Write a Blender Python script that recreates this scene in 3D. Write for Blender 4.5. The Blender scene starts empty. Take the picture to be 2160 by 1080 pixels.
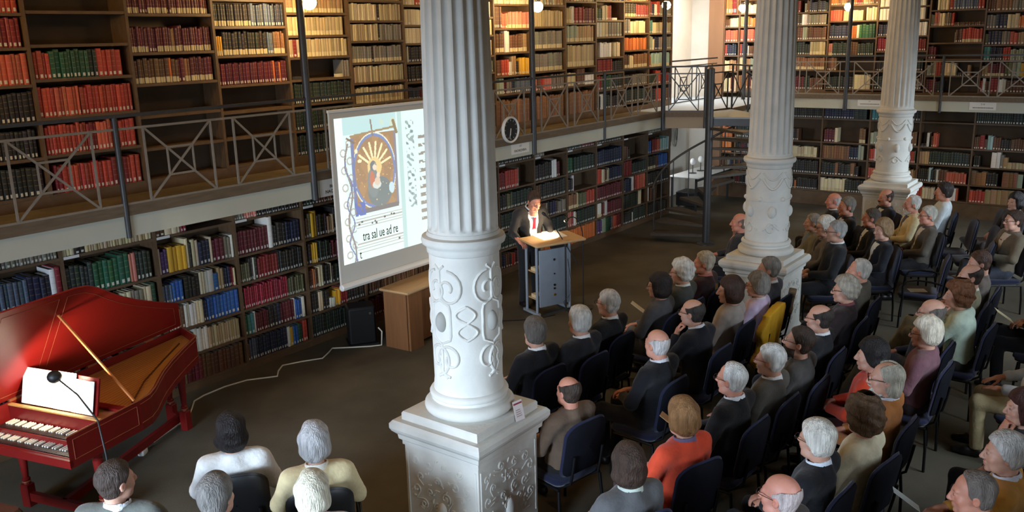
import bpy, math, random
import numpy as np
from mathutils import Matrix, Vector
random.seed(7); rng = np.random.default_rng(7)
SC = bpy.context.scene
COL = SC.collection
PI = math.pi
# ------------------------------------------------------------------ camera
YAW, PITCH, ROLL = 0.649676, 0.246253, -0.025441
CAMZ = 3.75
cd = bpy.data.cameras.new('camera'); cam = bpy.data.objects.new('camera', cd); COL.objects.link(cam)
cd.sensor_fit = 'HORIZONTAL'; cd.sensor_width = 36.0; cd.lens = 36.0 * 1842.06 / 2160.0
cd.clip_start = 0.05; cd.clip_end = 200
_fw = np.array([math.cos(YAW), math.sin(YAW), 0.0]); _up = np.array([0, 0, 1.0]); _rt = np.cross(_fw, _up)
_f = _fw * math.cos(PITCH) - _up * math.sin(PITCH); _u = _up * math.cos(PITCH) + _fw * math.sin(PITCH)
_r = _rt * math.cos(ROLL) + _u * math.sin(ROLL); _u = _u * math.cos(ROLL) - _rt * math.sin(ROLL)
cam.matrix_world = Matrix(((_r[0], _u[0], -_f[0], 0), (_r[1], _u[1], -_f[1], 0), (_r[2], _u[2], -_f[2], CAMZ), (0, 0, 0, 1)))
SC.camera = cam
# ------------------------------------------------------------------ view, world, large lights
SC.view_settings.view_transform = 'Standard'; SC.view_settings.look = 'None'
SC.view_settings.gamma = 1.0; SC.view_settings.use_curve_mapping = False
SC.view_settings.exposure = 0.35
SC.cycles.max_bounces = 6; SC.cycles.diffuse_bounces = 3; SC.cycles.glossy_bounces = 2
SC.cycles.sample_clamp_indirect = 4.0
w = bpy.data.worlds.new('world'); SC.world = w; w.use_nodes = True
w.node_tree.nodes['Background'].inputs[0].default_value = (0.55, 0.66, 0.85, 1)
w.node_tree.nodes['Background'].inputs[1].default_value = 0.3


def area(name, loc, target, sx, sy, power, color):
    l = bpy.data.lights.new(name, 'AREA'); l.shape = 'RECTANGLE'; l.size = sx; l.size_y = sy
    l.energy = power; l.color = color
    o = bpy.data.objects.new(name, l); COL.objects.link(o); o.location = loc
    d = Vector(target) - Vector(loc); o.rotation_euler = d.to_track_quat('-Z', 'Y').to_euler()
    return o


DAY = (0.74, 0.87, 1.0)
# skylight falling in through the tall windows of the camera-side wall and of the end wall
area('daylight_end_wall', (-2.62, 4.2, 1.75), (2.0, 4.5, 0.0), 3.6, 1.8, 360, (0.64, 0.80, 1.0)).data.spread = math.radians(84)
for _x, _p in ((3.2, 30), (7.4, 32), (11.6, 48), (15.8, 95)):
    area('daylight_window', (_x, -1.36, 1.8), (_x + 0.3, 2.6, 0.0), 1.7, 1.9, _p, DAY).data.spread = math.radians(90)
area('niche_fill_top', (17.7, 8.35, 5.5), (17.75, 8.9, 2.5), 2.0, 0.9, 60, (0.9, 0.95, 1.0)).data.spread = math.radians(110)  # added fill from above to whiten the niche; the ceiling has no opening
area('niche_fill_side', (16.64, 9.0, 1.45), (18.2, 8.2, 0.9), 0.5, 1.0, 22, (0.9, 0.95, 1.0))  # added fill at the hidden niche reveal, brightening wall and table; no window there
area('niche_fill_side', (16.64, 9.0, 3.6), (19.0, 9.0, 3.4), 0.5, 1.6, 26, (0.95, 0.97, 1.0))  # second added fill at the same reveal, for the upper niche wall

# ------------------------------------------------------------------ helpers


def lin(c):
    return tuple(((v / 255) / 12.92 if v / 255 <= 0.04045 else ((v / 255 + 0.055) / 1.055) ** 2.4) for v in c)


MATS = {}


def mat(name, rgb, rough=0.6, metal=0.0, var=0.0, vscale=8.0, bump=0.0, bscale=60.0, emit=0.0, attr=None, stretch=None, sheen=0.0, rgb2=None, spec=0.5):
    if name in MATS: return MATS[name]
    m = bpy.data.materials.new(name); MATS[name] = m; m.use_nodes = True
    nt = m.node_tree; N = nt.nodes; L = nt.links; b = N['Principled BSDF']
    b.inputs['Roughness'].default_value = rough; b.inputs['Metallic'].default_value = metal
    b.inputs['Specular IOR Level'].default_value = spec
    c = lin(rgb) + (1,); b.inputs['Base Color'].default_value = c
    co = None
    if var or bump:
        tc = N.new('ShaderNodeTexCoord'); mp = N.new('ShaderNodeMapping'); L.new(tc.outputs['Object'], mp.inputs[0])
        if stretch: mp.inputs['Scale'].default_value = stretch
        co = mp.outputs[0]
    src = None
    if attr:
        a = N.new('ShaderNodeAttribute'); a.attribute_name = attr; src = a.outputs['Color']
    if var:
        n = N.new('ShaderNodeTexNoise'); n.inputs['Scale'].default_value = vscale; n.inputs['Detail'].default_value = 5; L.new(co, n.inputs[0])
        mx = N.new('ShaderNodeMix'); mx.data_type = 'RGBA'
        if rgb2: mx.inputs['B'].default_value = lin(rgb2) + (1,); mx.inputs['A'].default_value = c
        else:
            mx.inputs['A'].default_value = tuple(v * (1 - var) for v in c[:3]) + (1,)
            mx.inputs['B'].default_value = tuple(min(1, v * (1 + var)) for v in c[:3]) + (1,)
        rp = N.new('ShaderNodeMapRange'); rp.inputs[1].default_value = 0.3; rp.inputs[2].default_value = 0.7
        L.new(n.outputs['Fac'], rp.inputs[0]); L.new(rp.outputs[0], mx.inputs['Factor'])
        if src is not None:
            m2 = N.new('ShaderNodeMix'); m2.data_type = 'RGBA'; m2.blend_type = 'MULTIPLY'; m2.inputs['Factor'].default_value = 1
            mx.inputs['A'].default_value = (1 - var,) * 3 + (1,); mx.inputs['B'].default_value = (1 + var,) * 3 + (1,)
            L.new(src, m2.inputs['A']); L.new(mx.outputs['Result'], m2.inputs['B']); src = m2.outputs['Result']
        else: src = mx.outputs['Result']
    if src is not None: L.new(src, b.inputs['Base Color'])
    if bump:
        n2 = N.new('ShaderNodeTexNoise'); n2.inputs['Scale'].default_value = bscale; n2.inputs['Detail'].default_value = 4; L.new(co, n2.inputs[0])
        bp = N.new('ShaderNodeBump'); bp.inputs['Strength'].default_value = bump; bp.inputs['Distance'].default_value = 0.02
        L.new(n2.outputs['Fac'], bp.inputs['Height']); L.new(bp.outputs[0], b.inputs['Normal'])
    if sheen: b.inputs['Sheen Weight'].default_value = sheen
    if emit:
        b.inputs['Emission Strength'].default_value = emit
        if attr: L.new(src, b.inputs['Emission Color'])
        else: b.inputs['Emission Color'].default_value = c
    return m


class MB:
    """collects boxes, tubes, lathes and prisms and links them as one mesh"""
    def __init__(self): self.v = []; self.f = []; self.n = 0

    def add(self, v, f):
        v = np.asarray(v, float).reshape(-1, 3); self.v.append(v)
        self.f += [tuple(int(i) + self.n for i in q) for q in f]; self.n += len(v); return self

    def box(self, x0, x1, y0, y1, z0, z1, M=None):
        v = np.array([(x, y, z) for z in (z0, z1) for x, y in ((x0, y0), (x1, y0), (x1, y1), (x0, y1))], float)
        if M is not None: v = v @ np.array(M)[:3, :3].T + np.array(M)[:3, 3]
        return self.add(v, [(3, 2, 1, 0), (4, 5, 6, 7), (0, 1, 5, 4), (1, 2, 6, 5), (2, 3, 7, 6), (3, 0, 4, 7)])

    def rbox(self, x0, x1, y0, y1, z0, z1, r=0.01, n=3):
        """box with rounded vertical edges and chamfered top and bottom"""
        pts = []
        for cx, cy, a0 in ((x1 - r, y1 - r, 0), (x0 + r, y1 - r, 90), (x0 + r, y0 + r, 180), (x1 - r, y0 + r, 270)):
            for k in range(n + 1):
                a = math.radians(a0 + 90 * k / n); pts.append((cx + r * math.cos(a), cy + r * math.sin(a)))
        p = np.array(pts); c = p.mean(0); e = min(r * 0.6, (z1 - z0) * 0.4)
        sc = 1 - e / max(x1 - x0, y1 - y0) * 1.6
        rings = [(c + (p - c) * sc, z0), (p, z0 + e), (p, z1 - e), (c + (p - c) * sc, z1)]
        return self.loft([np.c_[q, np.full(len(q), z)] for q, z in rings])

    def loft(self, rings, closed=True, caps=True):
        k = len(rings[0]); f = []
        v = np.concatenate([np.asarray(r, float) for r in rings])
        for i in range(len(rings) - 1):
            for j in range(k if closed else k - 1):
                a = i * k + j; b = i * k + (j + 1) % k; f.append((a, b, b + k, a + k))
        if caps and closed:
            f.append(tuple(range(k - 1, -1, -1))); f.append(tuple(range((len(rings) - 1) * k, len(rings) * k)))
        return self.add(v, f)

    def lathe(self, prof, n=24, c=(0, 0, 0)):
        a = np.arange(n) * 2 * PI / n; c = np.array(c)
        return self.loft([np.c_[r * np.cos(a), r * np.sin(a), np.full(n, z)] + c for r, z in prof])

    def sq(self, prof, rot=0.0, c=(0, 0, 0)):
        a = PI / 4 + np.arange(4) * PI / 2 + rot; c = np.array(c); s = math.sqrt(2)
        return self.loft([np.c_[r * s * np.cos(a), r * s * np.sin(a), np.full(4, z)] + c for r, z in prof])

    def tube(self, path, r, n=8, closed=False):
        p = np.asarray(path, float); m = len(p); r = np.broadcast_to(np.asarray(r, float), (m,))
        rings = []; prev = None
        for i in range(m):
            if closed: t = p[(i + 1) % m] - p[i - 1]
            else: t = p[min(i + 1, m - 1)] - p[max(i - 1, 0)]
            t = t / (np.linalg.norm(t) + 1e-12)
            if prev is None:
                h = np.array([0, 0, 1.0]) if abs(t[2]) < 0.9 else np.array([1.0, 0, 0])
                u = np.cross(t, h)
            else: u = prev - t * (prev @ t)
            u /= np.linalg.norm(u) + 1e-12; prev = u; v = np.cross(t, u)
            a = np.arange(n) * 2 * PI / n
            rings.append(p[i] + r[i] * (np.outer(np.cos(a), u) + np.outer(np.sin(a), v)))
        if closed: return self.loft(rings + [rings[0]], caps=False)
        return self.loft(rings)

    def bar(self, a, b, wx, wy=None, up=(0, 0, 1)):
        a = np.array(a, float); b = np.array(b, float); wy = wy or wx; t = b - a; t /= np.linalg.norm(t)
        up = np.array(up, float)
        if abs(t @ up) > 0.95: up = np.array([0, 1.0, 0])
        s = np.cross(t, up); s /= np.linalg.norm(s); u = np.cross(s, t)
        q = [s * wx / 2 + u * wy / 2, -s * wx / 2 + u * wy / 2, -s * wx / 2 - u * wy / 2, s * wx / 2 - u * wy / 2]
        return self.loft([np.array([a + k for k in q]), np.array([b + k for k in q])])

    def prism(self, poly, z0, z1):
        p = np.asarray(poly, float)
        return self.loft([np.c_[p, np.full(len(p), z0)], np.c_[p, np.full(len(p), z1)]])

    def sphere(self, c, r, n=12, m=8):
        r = np.broadcast_to(np.asarray(r, float), (3,)); c = np.array(c, float); a = np.arange(n) * 2 * PI / n; rings = []
        for i in range(m + 1):
            t = PI * (i + 0.02 * (i == 0) - 0.02 * (i == m)) / m
            rings.append(np.c_[np.sin(t) * np.cos(a), np.sin(t) * np.sin(a), np.full(n, -math.cos(t))] * r + c)
        return self.loft(rings)

    def mesh(self, name, smooth=None):
        me = bpy.data.meshes.new(name)
        me.from_pydata(np.concatenate(self.v).tolist(), [], self.f)
        fix_normals(me)
        if smooth is not None: me.shade_smooth(); me.set_sharp_from_angle(angle=math.radians(smooth))
        return me

    def build(self, name, m, parent=None, smooth=None, loc=None, rz=0.0):
        return put(name, self.mesh(name, smooth), m, parent, loc, rz)


def fix_normals(me):
    import bmesh
    bm = bmesh.new(); bm.from_mesh(me); bmesh.ops.recalc_face_normals(bm, faces=bm.faces); bm.to_mesh(me); bm.free()


def put(name, me, m=None, parent=None, loc=None, rz=0.0):
    o = bpy.data.objects.new(name, me); COL.objects.link(o)
    if m is not None:
        if len(me.materials) == 0: me.materials.append(m)
        elif me.materials[0] != m:
            o.material_slots[0].link = 'OBJECT'; o.material_slots[0].material = m
    if parent is not None: o.parent = parent
    if loc is not None: o.location = loc
    if rz: o.rotation_euler = (0, 0, rz)
    return o


def tag(o, label, cat, group=None):
    o['label'] = label; o['category'] = cat
    if group: o['group'] = group
    return o


def thing(name, label, cat, loc=(0, 0, 0), rz=0.0, group=None):
    o = bpy.data.objects.new(name, None); COL.objects.link(o); o.location = loc; o.rotation_euler = (0, 0, rz)
    o.empty_display_size = 0.1
    return tag(o, label, cat, group)


def struct(o, label=None):
    o['kind'] = 'structure'
    if label: o['label'] = label
    return o


def text_mesh(s, size, name='lettering', extrude=0.0008):
    cu = bpy.data.curves.new(name, 'FONT'); cu.body = s; cu.size = size; cu.align_x = 'CENTER'; cu.align_y = 'CENTER'; cu.extrude = extrude
    cu.resolution_u = 2
    o = bpy.data.objects.new(name, cu); COL.objects.link(o); bpy.context.view_layer.update()
    me = bpy.data.meshes.new_from_object(o.evaluated_get(bpy.context.evaluated_depsgraph_get()))
    bpy.data.objects.remove(o); return me


def ordinal(i):
    return ['first', 'second', 'third', 'fourth', 'fifth', 'sixth', 'seventh', 'eighth', 'ninth', 'tenth', 'eleventh', 'twelfth', 'thirteenth', 'fourteenth', 'fifteenth', 'sixteenth', 'seventeenth', 'eighteenth', 'nineteenth', 'twentieth'][i] if i < 20 else (lambda k: '%d%s' % (k, {1: 'st', 2: 'nd', 3: 'rd'}.get(k % 10, 'th')))(i + 1)
# ------------------------------------------------------------------ materials of the setting
M_floor = mat('carpet_floor', (92, 86, 74), 0.95, var=0.28, vscale=1.1, bump=0.35, bscale=220, spec=0.15)
M_wall = mat('plaster_wall', (214, 208, 196), 0.9, var=0.05, vscale=3, bump=0.05, bscale=40, spec=0.2)
M_ceil = mat('ceiling_paint', (205, 198, 184), 0.9, var=0.03, vscale=2, spec=0.2)
M_wood = mat('shelf_wood', (100, 77, 54), 0.55, var=0.22, vscale=6, stretch=(1, 6, 1), bump=0.05, bscale=30)
M_back = mat('case_back_wood', (74, 56, 36), 0.7, var=0.2, vscale=3)
M_fascia = mat('fascia_paint', (186, 187, 172), 0.6, var=0.05, vscale=2)
M_edge = mat('gallery_edge_wood', (104, 88, 68), 0.6, var=0.18, vscale=5, stretch=(1, 8, 8))
M_deck = mat('gallery_deck_carpet', (100, 88, 70), 0.9, var=0.2, vscale=4, bump=0.2, bscale=120, spec=0.2)
M_rail = mat('railing_steel', (140, 131, 118), 0.5, metal=0.15, var=0.1, vscale=10)
M_post = mat('post_steel', (66, 66, 66), 0.45, metal=0.4, var=0.1, vscale=8)
M_glass = mat('window_glass', (150, 180, 205), 0.1)
M_white = mat('white_lacquer', (226, 224, 218), 0.45)
M_panelbrown = mat('brown_wall_panel', (128, 92, 62), 0.6, var=0.12, vscale=4, stretch=(1, 1, 0.2))
# ------------------------------------------------------------------ room shell
struct(MB().box(-2.9, 19.6, -1.7, 9.5, -0.1, 0).build('floor', M_floor), 'dark grey carpet floor of the reading hall')
struct(MB().box(-2.9, 19.6, -1.7, 9.5, 5.6, 5.7).build('ceiling', M_ceil))
wl = struct(MB().box(-2.9, 16.6, 8.70, 9.5, 0, 5.6).build('wall_left', M_wall))
struct(MB().box(16.6, 19.6, 9.3, 9.5, 0, 5.6).build('wall_niche', M_wall), 'white plaster wall of the bright corner niche')
struct(MB().box(19.41, 19.6, -1.7, 9.3, 0, 5.6).build('wall_far', M_wall))
struct(MB().box(-2.9, 19.6, -1.7, -1.5, 0, 5.6).build('wall_near', M_wall))
struct(MB().box(-2.9, -2.7, -1.5, 8.7, 0, 5.6).build('wall_end', M_wall))
struct(MB().box(19.08, 19.41, 8.36, 8.72, 0, 5.6).build('trim_1', M_panelbrown), 'brown panelled pier beside the white niche')


def window(n, M, wd, ht):
    o = struct(thing('window_%d' % n, 'tall window with white frame', 'window')); del o['category']
    o.matrix_world = Matrix(M)
    f = MB()
    for a, b in (((-wd / 2, 0, 0), (-wd / 2, 0, ht)), ((wd / 2, 0, 0), (wd / 2, 0, ht)), ((-wd / 2, 0, 0), (wd / 2, 0, 0)), ((-wd / 2, 0, ht), (wd / 2, 0, ht)), ((0, 0, 0), (0, 0, ht)), ((-wd / 2, 0, ht * 0.6), (wd / 2, 0, ht * 0.6))):
        f.bar(a, b, 0.08)
    f.build('window_frame', M_white, o)
    for sx in (-1, 1):
        for z0, z1 in ((0.04, ht * 0.6 - 0.04), (ht * 0.6 + 0.04, ht - 0.04)):
            MB().box(min(0.04 * sx, sx * (wd / 2 - 0.04)), max(0.04 * sx, sx * (wd / 2 - 0.04)), -0.006, 0.006, z0, z1).build('pane', M_glass, o)


for n, x in enumerate((3.2, 7.4, 11.6, 15.8)):
    window(n + 1, ((1, 0, 0, x), (0, 1, 0, -1.45), (0, 0, 1, 0.75), (0, 0, 0, 1)), 1.8, 2.1)
window(5, ((0, -1, 0, -2.66), (1, 0, 0, 4.2), (0, 0, 1, 0.75), (0, 0, 0, 1)), 3.7, 2.1)

# ------------------------------------------------------------------ galleries
ZG = 2.29
POSTX = [-0.1, 2.08, 4.25, 6.52, 8.69, 10.85, 12.93, 15.03]
g = thing('gallery', 'long wooden gallery along the left wall above the lower bookcases', 'gallery')
MB().box(-2.7, 15.03, 7.80, 8.69, 2.17, ZG).build('deck', M_deck, g)
MB().box(-2.7, 15.03, 7.755, 7.80, 2.2, ZG + 0.012).build('edge_board', M_edge, g)
for a, b in zip([-2.2] + POSTX[:-1], POSTX):
    MB().box(a + 0.004, b - 0.004, 7.775, 7.80, 2.0, 2.2).build('fascia_panel', M_fascia, g)
gl = thing('gallery', 'corner landing joining both galleries beside the spiral stair', 'gallery')
LP = [(15.03, 7.767), (15.32, 7.03), (16.1, 6.87), (17.6, 6.93), (18.5, 6.6), (19.1, 6.6), (19.1, 8.36), (19.08, 9.3), (16.6, 9.3), (16.6, 8.70), (15.03, 8.70)]
MB().prism(LP, 2.19, ZG).build('deck', mat('landing_deck', (150, 158, 162), 0.6, var=0.06, vscale=4), gl)
for k in range(3):
    a = np.array(LP[k]); b = np.array(LP[k + 1]); t = (b - a) / np.linalg.norm(b - a); n_ = np.array([t[1], -t[0]])
    for nm, z0, z1, o_, m_ in (('edge_board', 2.2, ZG + 0.012, 0.02, M_edge), ('fascia_panel', 1.99, 2.2, 0.008, mat('landing_fascia', (148, 132, 108), 0.6))):
        if nm == 'fascia_panel' and k > 1: m_ = M_fascia
        MB().prism([a + n_ * o_, b + n_ * o_, b - n_ * 0.02, a - n_ * 0.02], z0, z1).build(nm, m_, gl)
ZF = 2.42
gf = thing('gallery', 'gallery across the far wall behind the second and third columns', 'gallery')
FPOST = [7.2, 5.42, 3.64, 1.86, 0.08, -1.5]
MB().box(18.53, 19.40, -1.49, 6.6, 2.3, ZF).build('deck', M_deck, gf)
MB().box(18.48, 18.53, -1.5, 7.2, 2.343, ZF + 0.012).build('edge_board', M_edge, gf)
for a, b in zip(FPOST[:-1], FPOST[1:]):
    MB().box(18.505, 18.53, b + 0.004, a - 0.004, 2.148, 2.343).build('fascia_panel', M_fascia, gf)

_rc = {}


def railing(label, p0, p1, z0, zt, zh, post_h, npan=2, pw=0.73, first_post=True, group=None, m=None):
    """one railing bay between two posts: rails, posts and crossed panels, each bar a part"""
    m = m or M_rail
    p0 = np.array(p0, float); p1 = np.array(p1, float); Lb = float(np.linalg.norm(p1 - p0)); ang = math.atan2(p1[1] - p0[1], p1[0] - p0[0])
    r = thing('railing', label, 'railing', (p0[0], p0[1], 0), ang, group)
    MB().bar((0, 0, zh), (Lb, 0, zh), 0.045, 0.03).build('handrail', M_post, r)
    MB().bar((0, 0, zt), (Lb, 0, zt), 0.016, 0.022).build('top_rail', m, r)
    MB().bar((0, 0, z0 + 0.02), (Lb, 0, z0 + 0.02), 0.016, 0.022).build('bottom_rail', m, r)
    if first_post:
        h = post_h if post_h else zh
        rad = 0.042 if h > zh + 0.1 else 0.026
        MB().lathe([(rad, z0 - 0.3), (rad, h)], 12).build('post', M_post, r, 40)
    gap = (Lb - npan * pw) / (npan + 1) if npan else 0
    za, zb = z0 + 0.02, zt
    for k in range(npan):
        a = gap + k * (pw + gap); b = a + pw; H = zb - za
        key = (round(pw, 3), round(H, 3))
        if key not in _rc:
            d = {'v': MB().bar((0, 0, 0), (0, 0, H), 0.016, 0.022).mesh('upright_bar'),
                 'd1': MB().bar((0, 0, 0), (pw, 0, H), 0.012, 0.02).mesh('diagonal_bar'),
                 'd2': MB().bar((0, 0, H), (pw, 0, 0), 0.012, 0.02).mesh('diagonal_bar')}
            ix0, ix1, iz0, iz1 = pw * 0.31, pw * 0.69, H * 0.31, H * 0.69
            d['i1'] = MB().bar((ix0, 0, iz0), (ix1, 0, iz0), 0.012, 0.02).mesh('inner_bar'); d['i2'] = MB().bar((ix0, 0, iz1), (ix1, 0, iz1), 0.012, 0.02).mesh('inner_bar')
            d['i3'] = MB().bar((ix0, 0, iz0), (ix0, 0, iz1), 0.012, 0.02).mesh('inner_bar'); d['i4'] = MB().bar((ix1, 0, iz0), (ix1, 0, iz1), 0.012, 0.02).mesh('inner_bar')
            _rc[key] = d
        d = _rc[key]
        put('upright_bar', d['v'], m, r, (a, 0, za)); put('upright_bar', d['v'], m, r, (b, 0, za))
        put('diagonal_bar', d['d1'], m, r, (a, 0, za)); put('diagonal_bar', d['d2'], m, r, (a, 0, za))
        for q in ('i1', 'i2', 'i3', 'i4'): put('inner_bar', d[q], m, r, (a, 0, za))
    return r


tall = {1: 4.3, 3: 4.3, 5: 4.3, 7: 4.3}
where = ['far left, cut by the frame', 'above the raised harpsichord lid', 'in front of the empty gallery shelves', 'behind the projection screen top', 'right of the fluted column, behind the clock', 'before the brown folio volumes', 'next to the spiral stair landing']
for i in range(len(POSTX) - 1):
    railing('grey steel gallery railing with crossed bars, ' + where[i], (POSTX[i], 7.767), (POSTX[i + 1], 7.767), ZG, 3.01, 3.13, tall.get(i, 0), group='railings of the left gallery')
MB_ = MB().lathe([(0.042, 1.95), (0.042, 4.3)], 12).build('gallery_post', M_post, None, 40, (15.03, 7.745, 0)); tag(MB_, 'tall dark steel lamp post at the landing end of the gallery', 'post')
fw_ = ['left of the middle column, under a lamp', 'between the middle and rear columns', 'right of the rear column', 'at the right frame edge', 'out past the right frame edge']
for i in range(len(FPOST) - 1):
    railing('grey steel railing on the far gallery ' + fw_[i], (18.5, FPOST[i]), (18.5, FPOST[i + 1]), ZF, 3.089, 3.2, 4.3 if i in (1,) else 0, pw=0.68, group='railings of the far gallery')
railing('dark steel railing on the angled front of the stair landing', LP[0], LP[1], ZG, 3.0, 3.13, 0, npan=1, pw=0.55, m=M_post)
railing('dark steel railing along the landing behind the stair pole', LP[1], LP[2], ZG, 3.0, 3.13, 0, npan=1, pw=0.6, m=M_post)
railing('dark steel railing before the white niche', (16.62, 8.42), (18.9, 8.42), ZG, 3.05, 3.17, 3.17, npan=2, pw=0.8, m=M_post)

# ------------------------------------------------------------------ lamps on the tall posts
M_bulb = mat('lamp_bulb', (255, 214, 150), 0.4, emit=170.0)


def post_lamp(label, x, y, dx, dy, z=4.17):
    l = thing('wall_lamp', label, 'lamp', (x, y, z), 0, 'lamps on the gallery posts')
    MB().tube([(0, 0, 0.1), (dx * 0.5, dy * 0.5, 0.12), (dx, dy, 0.09)], 0.012).build('arm', M_post, l, 60)
    MB().lathe([(0.02, 0.05), (0.045, 0.06), (0.035, 0.1), (0.012, 0.11)], 14, (dx, dy, 0)).build('socket', M_post, l, 40)
    MB().sphere((dx, dy, 0), 0.08, 18, 12).build('bulb', M_bulb, l, 80)
    return l


post_lamp('glowing lamp on the post above the projection screen', 6.52, 7.767, 0.16, 0.03)
post_lamp('glowing lamp on the post above the clock', 10.85, 7.767, 0.2, 0.03)
post_lamp('glowing lamp before the white corner niche', 15.03, 7.745, 0.15, 0.05, 4.24)
post_lamp('glowing lamp left of the middle column on the far gallery', 18.5, 7.6, 0.02, 0.1, 4.22)
MB().lathe([(0.042, 2.1), (0.042, 4.4)], 12).build('gallery_post', M_post, None, 40, (18.5, 7.6, 0)); tag(bpy.data.objects['gallery_post.001'], 'tall dark steel lamp post left of the middle column', 'post')
post_lamp('glowing lamp between the middle and rear columns', 18.5, 5.42, 0.02, 0.06, 4.16)
post_lamp('glowing lamp beyond the left edge of the gallery', 2.08, 7.767, 0.16, 0.03)

# ------------------------------------------------------------------ added warm globe lights, out of view, warming upper surfaces and heads
M_fill = mat('fill_globe', (255, 206, 140), 0.4, emit=26.0)
for k, (x, y) in enumerate(((1.6, 6.0), (7.3, 5.8), (13.0, 5.6))):
    l = thing('added_globe_light', 'added unseen warm globe light under the ceiling, %s' % ['near the harpsichord', 'over the front row', 'over the stair side', 'over the rear rows', 'over the far rear rows'][k], 'lamp', (x, y, 0), 0, 'added globe lights under the ceiling')
    MB().lathe([(0.008, 5.2), (0.008, 5.58), (0.06, 5.585), (0.06, 5.6)], 12).build('stem', M_post, l, 40)
    MB().sphere((0, 0, 5.06), 0.17, 20, 14).build('globe', M_fill, l, 80)
# ------------------------------------------------------------------ bookcases and books
K = dict(red=(172, 62, 44), dred=(128, 34, 36), mar=(98, 32, 42), crim=(140, 28, 48), grn=(34, 84, 54), dgrn=(38, 50, 42), blk=(40, 36, 34), brn=(96, 62, 42), lbr=(132, 92, 60),
         tan=(166, 134, 96), crm=(214, 198, 160), bei=(178, 160, 122), gry=(124, 118, 106), wht=(226, 222, 212), blu=(44, 92, 158), nav=(34, 40, 66), yel=(226, 172, 48), org=(206, 112, 52),
         pur=(84, 54, 104), olv=(92, 92, 64), tea=(64, 128, 128), ptl=(160, 190, 180), pnk=(196, 120, 104), gbl=(84, 98, 116), lgr=(150, 160, 140), sal=(190, 90, 66))
MIX = dict(dark=['blk', 'dgrn', 'nav', 'brn', 'blk', 'mar', 'dgrn', 'gry'], any=['red', 'wht', 'blu', 'crm', 'blk', 'brn', 'mar', 'gry', 'tea', 'org', 'crm', 'nav', 'olv'],
           warm=['brn', 'lbr', 'tan', 'dred', 'crm', 'bei', 'mar', 'org'], pale=['crm', 'bei', 'wht', 'gry', 'tan', 'lgr'], rb=['dred', 'mar', 'brn', 'nav', 'red', 'blk'])
WB = 0.98; TU = 0.03; TS = 0.028; DB = 0.3
BOOKS = []   # (bay key, row, frame, x, z, w, d, h, rgb, lab, tilt)
_bc = {}


def fill(bay, row, frame, z, clear, spec, x0=TU / 2, x1=WB - TU / 2):
    x = x0 + 0.004; toks = spec.split(); idx = 0

    def one(ck, h, t, lab, tilt=0.0):
        nonlocal x, idx
        c = np.array(K[ck], float); j = rng.normal(0, 1, 4)
        c = np.clip(c * (1 + 0.07 * j[0]) + 3.5 * j[1:], 8, 245)
        w = max(0.012, t * (1 + 0.16 * rng.normal()))
        if x + w > x1 - 0.003: return False
        hh = min(clear - 0.012, h * (1 + 0.028 * rng.normal()))
        BOOKS.append(dict(bay=bay, row=row, idx=idx, frame=frame, x=x, z=z + TS / 2, w=w - 0.0015, d=min(DB - 0.05, hh * 0.72 + 0.02), h=hh, c=c, ck=ck, lab=lab, tilt=tilt)); idx += 1
        x += w; return True
    for tk in toks:
        if tk[0] == '_': x += float(tk[1:]); continue
        p = tk.split('/'); h = float(p[1]) if len(p) > 1 and p[1] else clear * 0.78
        t = float(p[2]) if len(p) > 2 and p[2] else 0.034
        lab = {'n': 0.0, 'w': 0.5, 'c': 1.0}[p[3] if len(p) > 3 else 'w']
        if p[0].startswith('mix:'):
            nm, _, cnt = p[0][4:].partition('*'); left = int(cnt) if cnt else 999
            while left > 0:
                run = int(rng.integers(1, 5)); ck = MIX[nm][int(rng.integers(len(MIX[nm])))]; hh = h * rng.uniform(0.82, 1.08); tt = t * rng.uniform(0.7, 1.4)
                ok = True
                for _k in range(min(run, left)):
                    ok = one(ck, hh, tt, lab if rng.random() > 0.15 else 0.0)
                    if not ok: break
                left -= run
                if not ok: break
            continue
        if '*' in p[0]:
            ck, cnt = p[0].split('*')
            for _k in range(int(cnt)):
                if not one(ck, h, t, lab): break
        else:
            while one(p[0], h, t, lab): pass


def bookcase(key, label, frame, rows, ztop, group, zbase, W=WB, plinth=None, name_last=False):
    """frame = (ox, oy, rz); rows = [(z, spec)]"""
    ox, oy, rz = frame
    b = thing('bookcase', label, 'bookcase', (ox, oy, 0), rz, group)
    kk = ('u', round(zbase, 2), round(ztop, 2))
    if kk not in _bc: _bc[kk] = MB().box(-TU / 2, TU / 2, 0, DB, zbase, ztop).mesh('upright')
    put('upright', _bc[kk], M_wood, b)
    if name_last: put('upright', _bc[kk], M_wood, b, (W, 0, 0))
    kb = ('b', W, round(zbase, 2), round(ztop, 2))
    if kb not in _bc: _bc[kb] = MB().box(TU / 2, W - TU / 2, DB - 0.012, DB, zbase, ztop).mesh('back_panel')
    put('back_panel', _bc[kb], M_back, b)
    if plinth:
        kp = ('p', W, plinth)
        if kp not in _bc: _bc[kp] = MB().box(TU / 2, W - TU / 2, 0.0, 0.02, plinth[0], plinth[1]).mesh('plinth')
        put('plinth', _bc[kp], M_wood, b)
    ks = ('s', W)
    if ks not in _bc: _bc[ks] = MB().box(TU / 2, W - TU / 2, 0.004, DB - 0.012, -TS / 2, TS / 2).mesh('shelf')
    for i, (z, spec) in enumerate(rows):
        put('shelf', _bc[ks], M_wood, b, (0, 0, z))
        zn = rows[i + 1][0] if i + 1 < len(rows) else ztop
        if key[0] == 'L' and i == 5: put('label_strip', LSTRIP, M_white, b, (0.02, -0.004, z))
        if spec: fill(key, i, frame, z, zn - z - TS, spec, TU / 2, W - TU / 2)
    return b


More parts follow.
